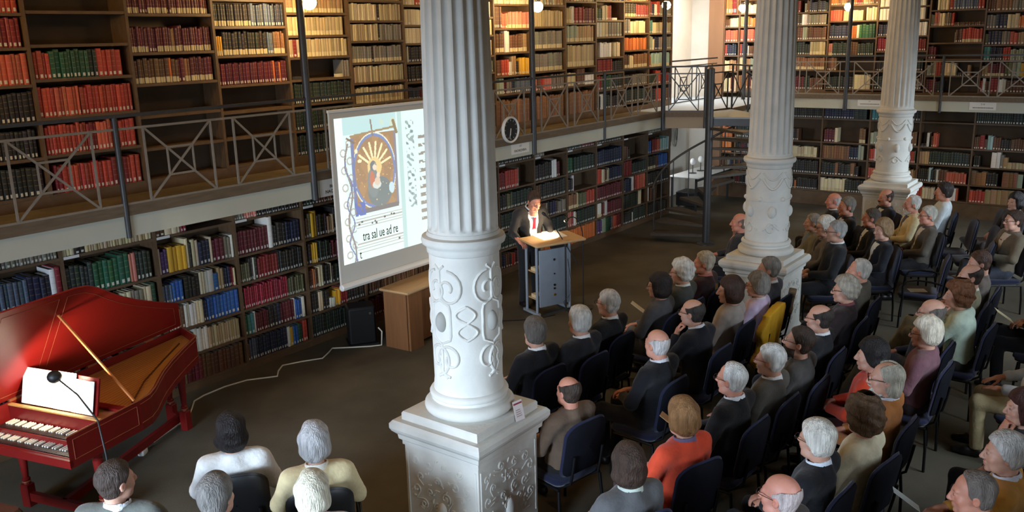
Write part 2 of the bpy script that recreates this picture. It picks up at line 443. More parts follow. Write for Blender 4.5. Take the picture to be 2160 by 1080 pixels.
X0 = 3.88
LSTRIP = MB().box(0, 0.15, 0, 0.008, -0.014, 0.014).mesh('label_strip')
UP = {  # upper left bays, from the leftmost: rows bottom to top
    -3: [(2.4, 'blk'), (2.75, 'blk'), (3.08, 'blk'), (3.42, 'red'), (3.75, 'red'), (4.05, 'red'), (4.38, 'mix:warm'), (4.72, 'mix:warm')],
    -2: [(2.4, 'blk'), (2.75, 'blk'), (3.08, 'blk'), (3.42, 'red'), (3.75, 'red'), (4.05, 'red'), (4.38, 'mix:warm'), (4.72, 'mix:warm')],
    -1: [(2.4, '_.02 blk/.27/.042'), (2.75, 'blk/.26/.04'), (3.08, 'blk/.27/.044'), (3.42, 'red*9/.27/.045 dred*5/.27/.045 sal*8/.27/.045'), (3.75, 'sal*8/.25/.04 red*5/.25/.04 dred*9/.25/.04'), (4.05, 'dred*10/.26/.045 red*12/.26/.045'), (4.38, 'red'), (4.72, 'mix:warm')],
    0: [(2.39, '_.05 dred*2/.26/.04 red*14/.255/.034 dred*4/.27/.04 red*2/.27/.035 _.01 red*2/.27/.045 dred*3/.27/.035'), (2.76, '_.02 red*12/.265/.032 dred*3/.26/.034 sal*4/.27/.034 _.01 red*6/.265/.037'), (3.11, 'red*4/.27/.04 sal*6/.265/.036 _.01 red*11/.26/.037/w red*4/.265/.037 dred*2/.26/.04'), (3.46, '_.01 red*4/.245/.04 grn*9/.25/.046 dgrn*2/.25/.044 red*5/.25/.046'), (3.77, ''), (4.07, ''), (4.4, ''), (4.72, 'mix:warm')],
    1: [(2.39, ''), (2.71, ''), (3.04, ''), (3.36, 'brn*10/.24/.036/c org*1/.25/.04/c brn*2/.24/.036/c mar*2/.24/.04 lbr*2/.24/.036/c mar/.24/.036/c'), (3.67, 'mar*8/.24/.028/c mar*3/.24/.03/w mar*6/.24/.028/c lbr*2/.24/.03/c mar/.24/.03/c'), (4.05, 'mar*5/.24/.03/c mar*3/.24/.034/w mar*7/.24/.03/c mar*2/.24/.03/w mar/.24/.032/c'), (4.4, 'mix:warm'), (4.72, 'mix:warm')],
    2: [(2.4, ''), (2.71, ''), (3.0, ''), (3.29, 'mar*24/.235/.03 org*1/.235/.026 mar*2/.235/.028 org*1/.235/.026 mar/.235/.028'), (3.61, 'yel*3/.21/.033/c blk*16/.245/.036/c gbl*3/.24/.03/w lbr/.24/.034/c'), (3.92, 'blk*14/.235/.036/c gbl*9/.235/.036/w nav/.235/.034'), (4.21, 'mix:warm'), (4.5, 'mix:warm'), (4.8, 'mix:warm')],
    3: [(2.4, 'dgrn/.24/.034'), (2.7, 'dgrn/.24/.034'), (3.01, 'dgrn/.24/.036'), (3.3, '_.03 blk*1/.04/.2/n _.42 crm*1/.04/.1/n gry*3/.2/.04/n lbr*2/.22/.04/c'), (3.56, 'bei*2/.2/.04 dred*1/.2/.05 bei/.21/.045/c'), (3.81, 'bei/.21/.05/c'), (4.07, 'tan/.21/.05/c'), (4.35, 'bei/.21/.05/c'), (4.65, 'mix:pale')],
    4: [(2.4, 'bei/.2/.033/c'), (2.67, 'bei/.2/.033/c'), (2.94, 'bei/.2/.035/c'), (3.21, 'bei/.2/.033/n'), (3.46, 'gry*10/.2/.034/c blk*1/.2/.04 gry/.2/.034/c'), (3.73, 'bei*15/.2/.034/n blk*1/.2/.04 gry/.2/.034/n'), (3.98, 'crm*15/.2/.034/n blk*1/.2/.04 bei/.2/.034/n'), (4.23, 'bei/.2/.034/n'), (4.5, 'bei/.2/.034/n'), (4.8, 'mix:pale')],
    5: [(2.4, 'blk'), (2.68, 'blk/.2/.03'), (2.93, 'mix:dark'), (3.17, 'blk/.2/.03'), (3.43, '_.04 wht*1/.22/.04 blk*14/.2/.03 mix:pale'), (3.68, 'crm/.21/.08'), (3.92, 'crm/.2/.08'), (4.18, 'crm*4/.22/.06 red*2/.2/.05 mix:pale'), (4.46, 'mix:pale'), (4.75, 'mix:pale')],
    6: [(2.4, 'blk'), (2.75, 'mix:dark'), (2.95, 'gry/.22/.05'), (3.22, 'mix:pale'), (3.47, 'crm/.22/.05'), (3.77, 'crm/.25/.045'), (4.03, 'wht/.21/.05'), (4.3, 'wht/.22/.05'), (4.6, 'mix:pale')],
    7: [(2.4, 'lbr/.36/.055/n'), (2.87, '_.03 lgr*3/.25/.06 mar*2/.2/.05 gry*3/.2/.04 nav*3/.2/.03 gbl/.22/.035'), (3.15, 'wht*1/.25/.04 brn*3/.23/.04 red*4/.24/.05 wht*2/.2/.04 tan*3/.28/.04 blk*2/.2/.04 yel/.25/.04'), (3.5, 'brn*6/.28/.04/c wht*3/.32/.045/n brn*8/.26/.04/c tan*2/.28/.05/c'), (3.86, 'brn*4/.35/.05 sal*3/.22/.05 pnk/.24/.035/c'), (4.22, 'crm/.25/.05'), (4.55, 'mix:pale')],
    8: [(2.4, 'lbr/.36/.055/n'), (2.86, 'pnk*3/.2/.04 brn*3/.22/.04 red*2/.2/.05 pnk*5/.22/.045/n gry*4/.24/.04 _.03 gry/.24/.04'), (3.17, 'gry/.28/.05/c'), (3.53, 'gry/.27/.05/c'), (3.88, 'bei/.25/.038/n'), (4.22, 'mix:pale'), (4.55, 'mix:pale')],
    9: [(2.4, 'lbr/.36/.055/n'), (2.88, 'crm*7/.22/.05/n _.03 brn*5/.3/.05 wht/.2/.04'), (3.2, 'bei/.36/.055/c'), (3.62, 'lgr*8/.26/.05/c tan/.26/.05/c'), (3.93, 'bei*5/.25/.04/c wht*2/.27/.03 dred*8/.26/.038 mar/.25/.04'), (4.29, 'mix:warm'), (4.6, 'mix:pale')],
    10: [(2.4, '_.03 blk*3/.25/.04 wht*3/.27/.04 dgrn*6/.24/.034 blk/.22/.034'), (2.75, 'red*4/.25/.04 mar*2/.25/.035 grn*8/.25/.04 dgrn/.25/.034'), (3.05, 'dred*10/.27/.055 blk/.2/.034'), (3.33, '_.16 wht*8/.25/.045/n _.12 crm*4/.25/.045/n'), (3.69, 'wht*5/.26/.04 crm*5/.26/.04 gry/.26/.038'), (3.98, 'grn*6/.2/.035 crm*3/.25/.05 sal*3/.25/.045 _.05 wht*1/.04/.2/n'), (4.32, 'mix:any'), (4.62, 'mix:pale')],
    11: [(2.45, 'dgrn/.24/.034'), (2.77, 'blk*10/.2/.034 gry/.2/.034'), (3.1, 'brn*6/.24/.045/c crm*3/.22/.05 lbr/.25/.05/c'), (3.43, '_.04 org/.22/.055/n'), (3.74, 'gry*5/.25/.055 crm/.22/.09/n'), (4.04, 'tan*2/.2/.03 blk*12/.24/.034/c dred/.22/.034'), (4.33, 'mix:warm'), (4.65, 'mix:pale')],
    12: [(2.39, 'blk*10/.26/.034 red*4/.26/.05 brn/.25/.034'), (2.74, 'dgrn*11/.2/.034 red*4/.26/.05 dred/.2/.034'), (3.08, 'red*3/.24/.03 tan*1/.2/.04 ptl/.26/.05/c'), (3.41, 'lgr*4/.26/.04 crm*2/.2/.04 nav*6/.24/.034 gry/.24/.04'), (3.73, 'tea*4/.24/.04 crm*3/.2/.04 bei/.2/.04'), (4.07, 'dred*3/.26/.04 nav*3/.22/.035 wht*3/.2/.034 red*4/.26/.034 gry/.2/.034'), (4.4, 'mix:any'), (4.7, 'mix:pale')],
}
LZ = [0.08, 0.4, 0.72, 1.04, 1.37, 1.78]
LO = {
    -3: ['mix:dark'] * 6, -2: ['mix:dark'] * 6,
    -1: ['mix:dark', 'mix:dark', 'mix:any', 'mix:dark', '_.1 blk*5/.28/.04 gbl*7/.27/.05 nav*4/.28/.05 wht*2/.31/.06 gbl*1/.32/.06 crim*2/.33/.05 blk/.28/.04', 'blk*12/.16/.036 gry/.17/.036'],
    0: ['mix:dark', 'mix:rb', 'mix:any', '_.05 olv*5/.24/.04 crm*1/.2/.04 blk*3/.24/.04 nav*2/.2/.05 crm*2/.23/.045 gry*3/.24/.04 crm*2/.25/.05 grn/.25/.05/w', 'dgrn*6/.3/.048 grn*7/.3/.05 pnk*2/.3/.04/n dgrn/.3/.045', 'crm*3/.17/.034/n blk*2/.17/.05 bei/.17/.034/n'],
    1: ['pur*4/.25/.035/w brn*1/.25/.05/n mar*4/.26/.05/n brn/.26/.05/n', '_.02 blu*2/.2/.05 wht*2/.25/.04 dred*1/.26/.04 nav*1/.25/.04 wht*4/.26/.042/n bei*14/.24/.035/w', 'tan*6/.23/.035 brn*1/.25/.04 wht*4/.25/.035 crm*2/.26/.04 nav*2/.24/.025 blu/.26/.046', 'gbl*4/.2/.034 blu*3/.22/.045 _.02 blk*4/.24/.05/n crm*2/.25/.03 wht*2/.24/.06/n blu*1/.2/.05 tan*2/.24/.04 nav*3/.23/.03 crim*2/.22/.03 crm/.2/.03', 'crm*1/.28/.03 pur*2/.26/.05 yel*4/.27/.055/n crm*1/.3/.04 blk*1/.28/.04/n crm*2/.29/.04 nav*3/.26/.045 crm*1/.27/.02 mar*3/.25/.045 gry*2/.25/.04 wht/.26/.035/n', 'brn*2/.17/.05 crm*2/.2/.06/n crm*1/.2/.05 crim*2/.2/.04'],
    2: ['brn*1/.2/.04 gbl*3/.25/.03 nav*14/.26/.032 wht*1/.25/.04 yel*1/.24/.035 blu*2/.24/.035 grn*1/.24/.04 dgrn*1/.24/.03 red/.27/.036', 'grn*1/.24/.04 tea*2/.24/.05 wht*1/.25/.03 mar*6/.23/.03 blk*3/.26/.04 nav*1/.26/.05 mar*5/.26/.036 wht*1/.26/.02 blu*3/.24/.034 wht/.25/.04', 'grn*1/.2/.04 crim*23/.25/.029 olv/.22/.034', 'olv*5/.22/.034 blk*2/.26/.02 wht*1/.26/.03 blk*1/.26/.04 dred*7/.25/.045 blk/.25/.034', 'mar*11/.27/.042 wht*1/.36/.05/n blk*5/.27/.04 nav/.26/.04', 'gry*4/.17/.034 pnk*5/.17/.034 blk/.17/.032'],
    3: ['dgrn/.26/.037', 'blk*4/.25/.036 crm*2/.25/.035/n blk*3/.24/.034 wht*2/.12/.05 yel*2/.2/.04 dred*3/.22/.035 blk/.24/.034', 'blk*1/.22/.03 brn*2/.24/.04 org*1/.24/.03 lbr*2/.24/.03 crm*2/.26/.034 blk*3/.25/.04 crm*1/.25/.03 mix:dark', 'blk*2/.25/.04 yel*3/.25/.03 dgrn*6/.25/.036 mix:dark', 'brn*2/.24/.04 olv*1/.3/.04 yel*2/.31/.045/n blk*4/.26/.04 tan*3/.22/.04 mix:dark', 'dgrn*6/.17/.04 brn/.17/.036'],
    4: ['mar*10/.25/.036 dred/.25/.036', 'brn*10/.24/.034 lbr/.23/.034', 'mix:any', 'mix:dark', 'mix:dark', 'mix:dark'],
    5: ['mix:rb'] + ['mix:dark'] * 5,
    6: ['_.4 dred*4/.26/.04 blk*3/.26/.04 org*4/.27/.04/n wht/.2/.04', 'dgrn/.25/.034', 'dgrn/.25/.034', 'dgrn/.25/.034', '_.7 blu*2/.24/.06 _.02 brn/.2/.04', 'mix:dark'],
    7: ['mix:rb', 'dgrn/.25/.034', 'dgrn/.25/.034', 'blk*6/.25/.036 olv*5/.25/.034 dgrn/.25/.034', '_.01 dred*3/.28/.06 red*7/.29/.05 gry*1/.3/.02/n', 'blk/.17/.034'],
    8: ['tan*6/.24/.036 org/.26/.045/n', 'pnk*2/.27/.06 red*1/.26/.05/n blk*1/.2/.03 crm*2/.25/.04 blk*1/.25/.04 dgrn/.25/.034', 'blk*3/.25/.04 brn*6/.25/.04/n mix:dark', 'brn*4/.26/.04/n blk/.26/.036', 'blk*8/.27/.04 blk*5/.29/.04 wht*2/.3/.06/n mar*2/.25/.04', 'gry*9/.17/.034'],
    9: ['org*3/.26/.06/n org/.27/.045/n', '_.02 pnk*2/.27/.06 dred*1/.26/.05 wht*2/.25/.04 tan*1/.24/.04 dgrn/.25/.034', 'lbr*6/.26/.055/c crm*1/.27/.02/n olv*10/.24/.03 red/.25/.03', 'blk*5/.22/.04 wht*1/.26/.04/n', 'grn*5/.27/.04 _.03 dgrn/.26/.034', 'dgrn*16/.17/.03 mar/.17/.04'],
    10: ['pur*3/.25/.07 lgr*2/.26/.07/n grn*2/.27/.07/n nav*1/.24/.05 gry*1/.26/.04 brn*1/.25/.04 sal*2/.26/.06 dred/.26/.04', 'wht*3/.26/.06/c mar*2/.25/.07 wht*3/.27/.035/n mar/.24/.034', 'mar/.25/.034', 'pnk*1/.26/.05 red*2/.26/.09/n crm*3/.24/.04 brn*2/.24/.04 crm*2/.24/.03 nav/.24/.034', 'nav/.27/.03', 'brn*3/.17/.034 blk/.17/.034'],
    11: ['blk*8/.25/.05 wht*1/.2/.04 dgrn/.26/.06', '_.06 dgrn*8/.26/.07/n crm*4/.28/.04/n', 'nav*2/.25/.05 nav*5/.26/.05/n wht*1/.27/.07/n dred*2/.2/.04 sal/.28/.04/n', 'dred*8/.28/.05/n dgrn/.22/.045', 'brn*4/.25/.05/n blk*2/.2/.04', ''],
    12: ['blk/.22/.05', 'wht*2/.27/.05/n _.06 brn*5/.26/.055/n', 'blk/.24/.05/w', 'blk*8/.26/.045/c brn*3/.26/.04 blu/.25/.04', 'blu*4/.25/.045 _.06 dred*3/.27/.05 sal*4/.25/.05 ptl/.25/.05', 'gry/.17/.04'],
}
upn = {-3: 'third bay past the left frame edge', -2: 'bay just past the left frame edge', -1: 'with red over black volumes, cut by left frame edge', 0: 'with red and green volumes and two empty top shelves', 1: 'with maroon rows above three empty shelves', 2: 'with black and yellow rows, left of the lamp post', 3: 'behind the lamp post above the screen', 4: 'of beige two-tone volumes left of the fluted column', 5: 'mostly hidden by the left side of the fluted column', 6: 'with white spines just right of the fluted column', 7: 'behind the clock with brown folios below', 8: 'with grey banded volumes right of the lamp post', 9: 'with dark red spines among beige volumes', 10: 'with white volumes and a crimson row', 11: 'with one row of bright orange volumes', 12: 'with pale teal volumes beside the white niche'}
lon = {-3: 'third bay past the left frame edge', -2: 'bay just past the left frame edge', -1: 'behind the harpsichord at the left frame edge', 0: 'with green-and-red volumes behind the harpsichord lid', 1: 'with four yellow volumes and a blue row', 2: 'with a long crimson row and navy bottom row', 3: 'left of the screen foot, dark green bottom row', 4: 'behind the black loudspeaker', 5: 'hidden behind the fluted column', 6: 'right of the fluted column behind the speaker', 7: 'with red spines behind the standing speaker', 8: 'behind the lectern with a large cream folio', 9: 'with bright orange volumes on its bottom shelf', 10: 'with a navy row over one bright red block', 11: 'with dark red row and near-empty top', 12: 'last one before the niche, with red and blue spines'}
for k in range(-3, 13):
    fr = (X0 + WB * k, 8.385, 0.0)
    bookcase(('U', k), 'dark wood gallery bookcase ' + upn[k], fr, UP[k], 5.1, 'upper bookcases on the left wall', ZG, plinth=(ZG, 2.385), name_last=(k == 12))
    bookcase(('L', k), 'dark wood ground floor bookcase ' + lon[k], fr, list(zip(LZ, LO[k])), 2.17, 'lower bookcases on the left wall', 0.0, plinth=(0.0, 0.066), name_last=(k == 12))
FU = {
    0: [(2.47, 'lbr*3/.3/.04/n mix:warm'), (2.89, 'crm*3/.28/.06/n mix:pale'), (3.2, 'red*1/.24/.04 nav*3/.24/.045 wht*1/.2/.02 brn/.2/.034'), (3.51, 'sal*4/.25/.07 dred/.24/.034'), (3.82, 'mix:warm'), (4.1, 'mix:pale'), (4.4, 'mix:warm'), (4.7, 'mix:warm')],
    1: [(2.47, 'blk*4/.27/.04 mar*8/.28/.04 dgrn*3/.27/.04 brn/.26/.04'), (2.89, 'lbr*10/.26/.05/c lbr/.25/.05/c'), (3.2, 'dgrn*11/.26/.04 mix:dark*4 bei/.28/.07/c'), (3.51, '_.1 dgrn*2/.2/.04 crm*2/.24/.05 brn*3/.26/.05 lgr*2/.26/.05 brn/.25/.034'), (3.82, 'blk*8/.22/.045 wht*2/.25/.05/n gry/.2/.05'), (4.08, '_.1 mar*5/.24/.05 _.1 mix:dark'), (4.38, 'mix:warm'), (4.7, 'mix:warm')],
    2: [(2.49, 'dgrn*9/.26/.04 blk*5/.26/.045 crm*5/.3/.07/n lbr/.28/.06/n'), (2.87, 'brn*2/.27/.04 lbr*2/.26/.05 _.3 '), (3.18, 'pnk*2/.25/.04/c dgrn*10/.26/.035 brn*3/.27/.06/n dgrn/.24/.035'), (3.53, 'nav*9/.27/.045 org*2/.25/.05/n wht*1/.25/.04 grn*5/.27/.06/n brn*3/.27/.05 tan/.26/.06/n'), (3.88, 'sal*5/.22/.05/n _.03 crm*7/.2/.06/n _.06 crm/.25/.05/n'), (4.2, 'mix:warm'), (4.5, 'mix:warm'), (4.8, 'mix:pale')],
    3: [(2.5, 'mix:dark'), (2.87, 'blk*6/.2/.04 dgrn/.22/.04'), (3.26, 'crim*6/.25/.045 dgrn*6/.24/.04 dred/.22/.04'), (3.56, 'nav*4/.22/.04 wht*3/.25/.07/n blk*6/.22/.04 wht/.25/.05'), (3.87, 'wht/.24/.07/n'), (4.13, 'wht/.22/.07/n'), (4.45, 'mix:warm')],
    4: [(2.45, 'mix:dark*8 _.3'), (2.78, 'lgr*2/.2/.04 gry*3/.25/.03 red*2/.26/.05/n blk*2/.2/.03 crm*4/.24/.055/c blk*5/.06/.04 tan*1/.2/.05'), (3.1, 'mar*3/.24/.045'), (3.41, '_.45 gry*1/.2/.03 brn*3/.24/.04 red/.26/.05/c'), (3.73, 'gry*2/.22/.034 pnk*3/.26/.034 crm*2/.24/.05 gry*3/.24/.034 red*2/.24/.04 brn/.06/.034'), (4.03, '_.1 crm*4/.24/.05 red*1/.24/.06 gbl*9/.24/.045 red/.24/.05'), (4.35, 'mix:any'), (4.65, 'mix:pale')],
    5: [(2.47, 'red*1/.22/.04 wht*1/.26/.06 brn*2/.2/.04 dred*2/.26/.06 wht*3/.25/.04/n brn/.22/.05'), (2.77, 'tan*2/.2/.05 mar*6/.24/.045/c olv*2/.25/.06 lgr*2/.27/.07/n yel/.25/.08/n'), (3.07, 'tea*2/.25/.05 nav*6/.24/.04 red*3/.24/.05 lgr/.2/.05'), (3.36, 'olv*1/.2/.05 nav*4/.25/.06 gry*3/.24/.05 sal*2/.22/.06 tan/.22/.06'), (3.66, 'gry*3/.24/.05 nav*3/.25/.06 crm*3/.25/.06 org*2/.22/.04 crm/.24/.05'), (3.98, 'brn*3/.2/.05 lbr*4/.24/.06 gry/.2/.05'), (4.3, 'mix:any'), (4.6, 'mix:any')],
}
FU[6] = FU[5]
FZ = [0.31, 0.66, 1.02, 1.37, 1.87]
FL = {
    0: ['mix:dark'] * 5,
    1: ['dgrn*1/.2/.06 dgrn*4/.25/.05/n blk*3/.2/.04 org*1/.18/.04 blk/.22/.04', 'brn*4/.27/.04 blk/.27/.045', '_.05 brn*3/.22/.04 red*2/.27/.05 crm/.22/.08/c', '_.1 blk*1/.25/.05 yel*1/.24/.06/n blk*4/.25/.045 brn*1/.26/.05', 'blk/.24/.04'],
    2: ['crm*7/.27/.07/c blk/.26/.05', 'blk*3/.25/.05 dgrn*2/.25/.05 lbr*1/.26/.06 blk*4/.24/.06 lbr*1/.27/.06 blk*2/.2/.05', 'lbr*11/.27/.05/n nav*4/.25/.05 lgr*2/.3/.06/n _.06 wht*1/.3/.03/n', '_.02 mar*4/.27/.05 crm*1/.3/.07/n _.45 lbr/.3/.06/c', 'nav*12/.24/.05 dgrn/.24/.07/n'],
    3: ['mix:any', 'sal*3/.2/.06 mix:warm', 'red*3/.25/.04 wht*1/.25/.04 sal*3/.25/.05 mix:any', 'lgr*4/.25/.06 _.2 org*3/.28/.06/n lbr/.28/.06', 'tea*3/.22/.06 mix:dark'],
    4: ['red*2/.25/.05 crm*4/.22/.05/n _.2 wht*3/.25/.06/n sal*1/.25/.03/n', 'blk*5/.25/.045 ptl*1/.28/.04 dgrn*2/.25/.04 wht*1/.25/.05 brn*3/.24/.05 sal/.22/.05', 'tan*4/.25/.05/n dgrn/.25/.045', 'blk*4/.06/.03 wht*1/.27/.04 _.04 brn*1/.2/.03 sal*2/.27/.04', ''],
    5: ['red*5/.24/.06/w tan*6/.28/.09/n _.02 wht/.28/.1/c', 'lbr*3/.26/.09/n blk*5/.24/.045 _.08 lbr*3/.28/.1/n lgr/.26/.1/n', '_.02 blk*3/.2/.04 _.2 wht*2/.3/.08/n gry*1/.25/.06 tan*1/.2/.06 bei/.12/.06/n', 'brn*3/.24/.034 dred*1/.27/.06 brn*1/.2/.04 ptl*2/.26/.05/n brn*3/.24/.05 blk*4/.2/.05 brn/.22/.04', 'dgrn/.25/.045'],
}
FL[6] = FL[5]
FL[4][1] = FL[4][1]
fun = {0: 'just right of the brown pier', 1: 'seen right of the middle column', 2: 'left of the rear column with navy and cream rows', 3: 'with white spines behind the rear column', 4: 'right of the rear column with an empty shelf', 5: 'at the right frame edge with yellow volumes', 6: 'past the right frame edge'}
fln = {0: 'behind the spiral stair', 1: 'right of the middle column with one yellow spine', 2: 'left of the rear column with cream files below', 3: 'behind the rear column', 4: 'right of the rear column with dark green row', 5: 'at the right frame edge with red and tan files', 6: 'past the right frame edge'}
for k in range(0, 7):
    fr = (19.1, 8.0 - WB * k, -PI / 2)
    bookcase(('FU', k), 'dark wood far gallery bookcase ' + fun[k], fr, FU[k], 5.1, 'upper bookcases on the far wall', ZF, plinth=(ZF, 2.455), name_last=(k == 6))
    bookcase(('FL', k), 'dark wood far ground floor bookcase ' + fln[k], fr, list(zip(FZ, FL[k])), 2.29, 'lower bookcases on the far wall', 0.0, plinth=(0.0, 0.29), name_last=(k == 6))
fr = (19.1, 8.35, -PI / 2)
bookcase(('FU', -1), 'narrow dark wood far gallery bookcase against the brown pier', fr, [(2.4, 'mix:warm'), (2.85, 'mix:pale'), (3.2, 'red*1/.24/.05 nav/.24/.05'), (3.5, 'sal/.25/.06'), (3.82, 'mix:warm'), (4.1, 'mix:warm')], 5.1, 'upper bookcases on the far wall', ZG, W=0.35)
bookcase(('FL', -1), 'narrow dark wood ground floor bookcase behind the spiral stair', fr, [(z, s) for z, s in zip(FZ, ['mix:dark', 'mix:dark', 'org/.25/.08/n', 'org/.24/.09/n', 'mix:dark'])], 2.17, 'lower bookcases on the far wall', 0.0, plinth=(0.0, 0.29), W=0.35)

# --- book material: cover colour per book, white shelf tag or cream foot band printed on the spine
mb = bpy.data.materials.new('book_cloth'); mb.use_nodes = True
nt = mb.node_tree; N = nt.nodes; L = nt.links; bs = N['Principled BSDF']; bs.inputs['Roughness'].default_value = 0.55
at_ = N.new('ShaderNodeAttribute'); at_.attribute_name = 'col'
uv = N.new('ShaderNodeUVMap'); uv.uv_map = 'UVMap'; sp = N.new('ShaderNodeSeparateXYZ'); L.new(uv.outputs[0], sp.inputs[0])


def nmath(op, a, b=None, c=None):
    n = N.new('ShaderNodeMath'); n.operation = op
    for i, q in enumerate((a, b, c)):
        if q is None: continue
        if isinstance(q, (int, float)): n.inputs[i].default_value = q
        else: L.new(q, n.inputs[i])
    return n.outputs[0]


U_, V_, A_ = sp.outputs[0], sp.outputs[1], at_.outputs['Alpha']


def rng_mask(q, a, b): return nmath('MULTIPLY', nmath('GREATER_THAN', q, a), nmath('LESS_THAN', q, b))


tagm = nmath('MULTIPLY', nmath('MULTIPLY', rng_mask(U_, 0.26, 0.74), rng_mask(V_, 0.05, 0.17)), rng_mask(A_, 0.25, 0.75))
band = nmath('MULTIPLY', nmath('MULTIPLY', rng_mask(U_, -0.01, 1.01), rng_mask(V_, 0.02, 0.25)), nmath('GREATER_THAN', A_, 0.75))
gold = nmath('MULTIPLY', rng_mask(U_, 0.12, 0.88), nmath('MULTIPLY', rng_mask(V_, 0.3, 0.95), nmath('GREATER_THAN', nmath('FRACT', nmath('MULTIPLY', V_, 5.3)), 0.9)))
m1 = N.new('ShaderNodeMix'); m1.data_type = 'RGBA'; L.new(at_.outputs['Color'], m1.inputs['A']); m1.inputs['B'].default_value = lin((196, 168, 110)) + (1,)
L.new(nmath('MULTIPLY', gold, 0.28), m1.inputs['Factor'])
m2 = N.new('ShaderNodeMix'); m2.data_type = 'RGBA'; L.new(m1.outputs['Result'], m2.inputs['A']); m2.inputs['B'].default_value = lin((206, 190, 146)) + (1,); L.new(band, m2.inputs['Factor'])
m3 = N.new('ShaderNodeMix'); m3.data_type = 'RGBA'; L.new(m2.outputs['Result'], m3.inputs['A']); m3.inputs['B'].default_value = lin((214, 208, 190)) + (1,); L.new(tagm, m3.inputs['Factor'])
L.new(m3.outputs['Result'], bs.inputs['Base Color'])
PAGE = lin((206, 196, 172))


def book_geo(w, d, h):
    e = min(0.008, w * 0.3); t = min(0.003, w * 0.12); pl = 0.004
    P = np.array([(0, e), (w * 0.22, e * 0.25), (w * 0.5, 0), (w * 0.78, e * 0.25), (w, e), (w, d), (0, d)])
    n = 7
    v = [(x, y, 0) for x, y in P] + [(x, y, h) for x, y in P]
    I = [(t, e + 0.002), (w - t, e + 0.002), (w - t, d), (t, d)]
    v += [(x, y, h - pl) for x, y in I]
    f = [(i, (i + 1) % n, n + (i + 1) % n, n + i) for i in range(n)]
    f += [tuple(range(n - 1, -1, -1))]
    f += [(7, 8, 9, 10, 11, 15, 14), (11, 12, 16, 15), (12, 13, 17, 16), (13, 7, 14, 17), (14, 15, 16, 17)]
    page = [0] * 12 + [1]
    return np.array(v), f, page


def book_arrays(b):
    v, f, pg = book_geo(b['w'], b['d'], b['h'])
    c = lin(b['c']); cols = []; uvs = []
    for q, p in zip(f, pg):
        spine = len(q) == 4 and all(i % 7 <= 4 and i < 14 for i in q)
        for i in q:
            cols.append((PAGE if p else c) + (b['lab'],))
            uvs.append((v[i][0] / b['w'], v[i][2] / b['h']) if spine else (-1.0, -1.0))
    return v, f, cols, uvs


def book_mesh(name, V, F, CO, UV):
    me = bpy.data.meshes.new(name); me.from_pydata(V.tolist(), [], F)
    a = me.color_attributes.new('col', 'FLOAT_COLOR', 'CORNER'); a.data.foreach_set('color', np.array(CO, np.float32).ravel())
    u = me.uv_layers.new(name='UVMap'); u.data.foreach_set('uv', np.array(UV, np.float32).ravel())
    me.materials.append(mb); return me


CN = dict(red='brick red', dred='dark red', mar='maroon', crim='crimson', grn='green', dgrn='dark green', blk='black', brn='brown', lbr='light brown', tan='tan', crm='cream', bei='beige', gry='grey', wht='white', blu='blue', nav='navy', yel='yellow', org='orange', pur='purple', olv='olive', tea='teal', ptl='pale teal', pnk='pink', gbl='grey blue', lgr='pale green', sal='salmon red')


def bworld(b):
    ox, oy, rz = b['frame']; cx, cy = math.cos(rz), math.sin(rz); x, y = b['x'], 0.022 + 0.006 * math.sin(b['idx'] * 2.3 + b['row'])
    return ox + cx * x - cy * y, oy + cy * x + cx * y, b['z'], rz


def pix(p):
    q = np.array(p) - np.array([0, 0, CAMZ]); wz = q @ _f
    return 1080 + 1842.06 * (q @ _r) / wz, 540 - 1842.06 * (q @ _u) / wz, wz


for b in BOOKS:
    X, Y, Z, rz = bworld(b); px, py, dz = pix((X + b['w'] / 2 if rz == 0 else X, Y, Z + b['h'] / 2))
    hid = (px < 5 or px > 2155 or py < 8 or dz < 0 or (880 < px < 1045) or (690 < px < 900 and 225 < py < 620) or (b['bay'][0] == 'L' and px < 380 and py > 640) or (b['bay'][0] == 'L' and b['row'] == 5 and b['bay'][1] < 3))
    b['score'] = 0 if hid else b['w'] * b['h'] / dz ** 2
order = sorted(range(len(BOOKS)), key=lambda i: -BOOKS[i]['score'])
single = set(order[:300])
rown = {}
for i in sorted(single, key=lambda i: (BOOKS[i]['bay'], BOOKS[i]['row'], BOOKS[i]['idx'])):
    b = BOOKS[i]; X, Y, Z, rz = bworld(b)
    o = put('book', book_mesh('book', *book_arrays(b)), None, None, (X, Y, Z), rz)
    fl, k = b['bay']; nrow = len(UP[k]) if fl == 'U' else 6
    bayname = {-1: 'leftmost', 0: 'second', 1: 'third', 2: 'fourth', 3: 'fifth', 4: 'sixth', 5: 'seventh'}.get(k, ordinal(k + 1))
    shelf = ('%s shelf up' % ordinal(b['row'])) if b['row'] else 'bottom shelf'
    tag(o, '%s book, %s from left, %s of %s %s bookcase' % (CN[b['ck']], ordinal(b['idx']), shelf, bayname, 'gallery' if fl == 'U' else 'ground floor'), 'book', 'books on the nearer shelves of the left wall')
VV = []; FF = []; CC = []; UU = []; nv = 0
for i, b in enumerate(BOOKS):
    if i in single: continue
    v, f, c, u = book_arrays(b); X, Y, Z, rz = bworld(b); cx, cy = math.cos(rz), math.sin(rz)
    VV.append(np.c_[X + cx * v[:, 0] - cy * v[:, 1], Y + cy * v[:, 0] + cx * v[:, 1], Z + v[:, 2]])
    FF += [tuple(q + nv for q in fa) for fa in f]; nv += len(v); CC += c; UU += u
o = put('books', book_mesh('books', np.concatenate(VV), FF, CC, UU)); tag(o, 'rows of bound library books on the farther shelves', 'books'); o['kind'] = 'stuff'
print('BOOKS', len(BOOKS))
# ------------------------------------------------------------------ columns
M_stone = mat('white_painted_stone', (216, 214, 206), 0.75, var=0.07, vscale=5, bump=0.12, bscale=25, spec=0.25)


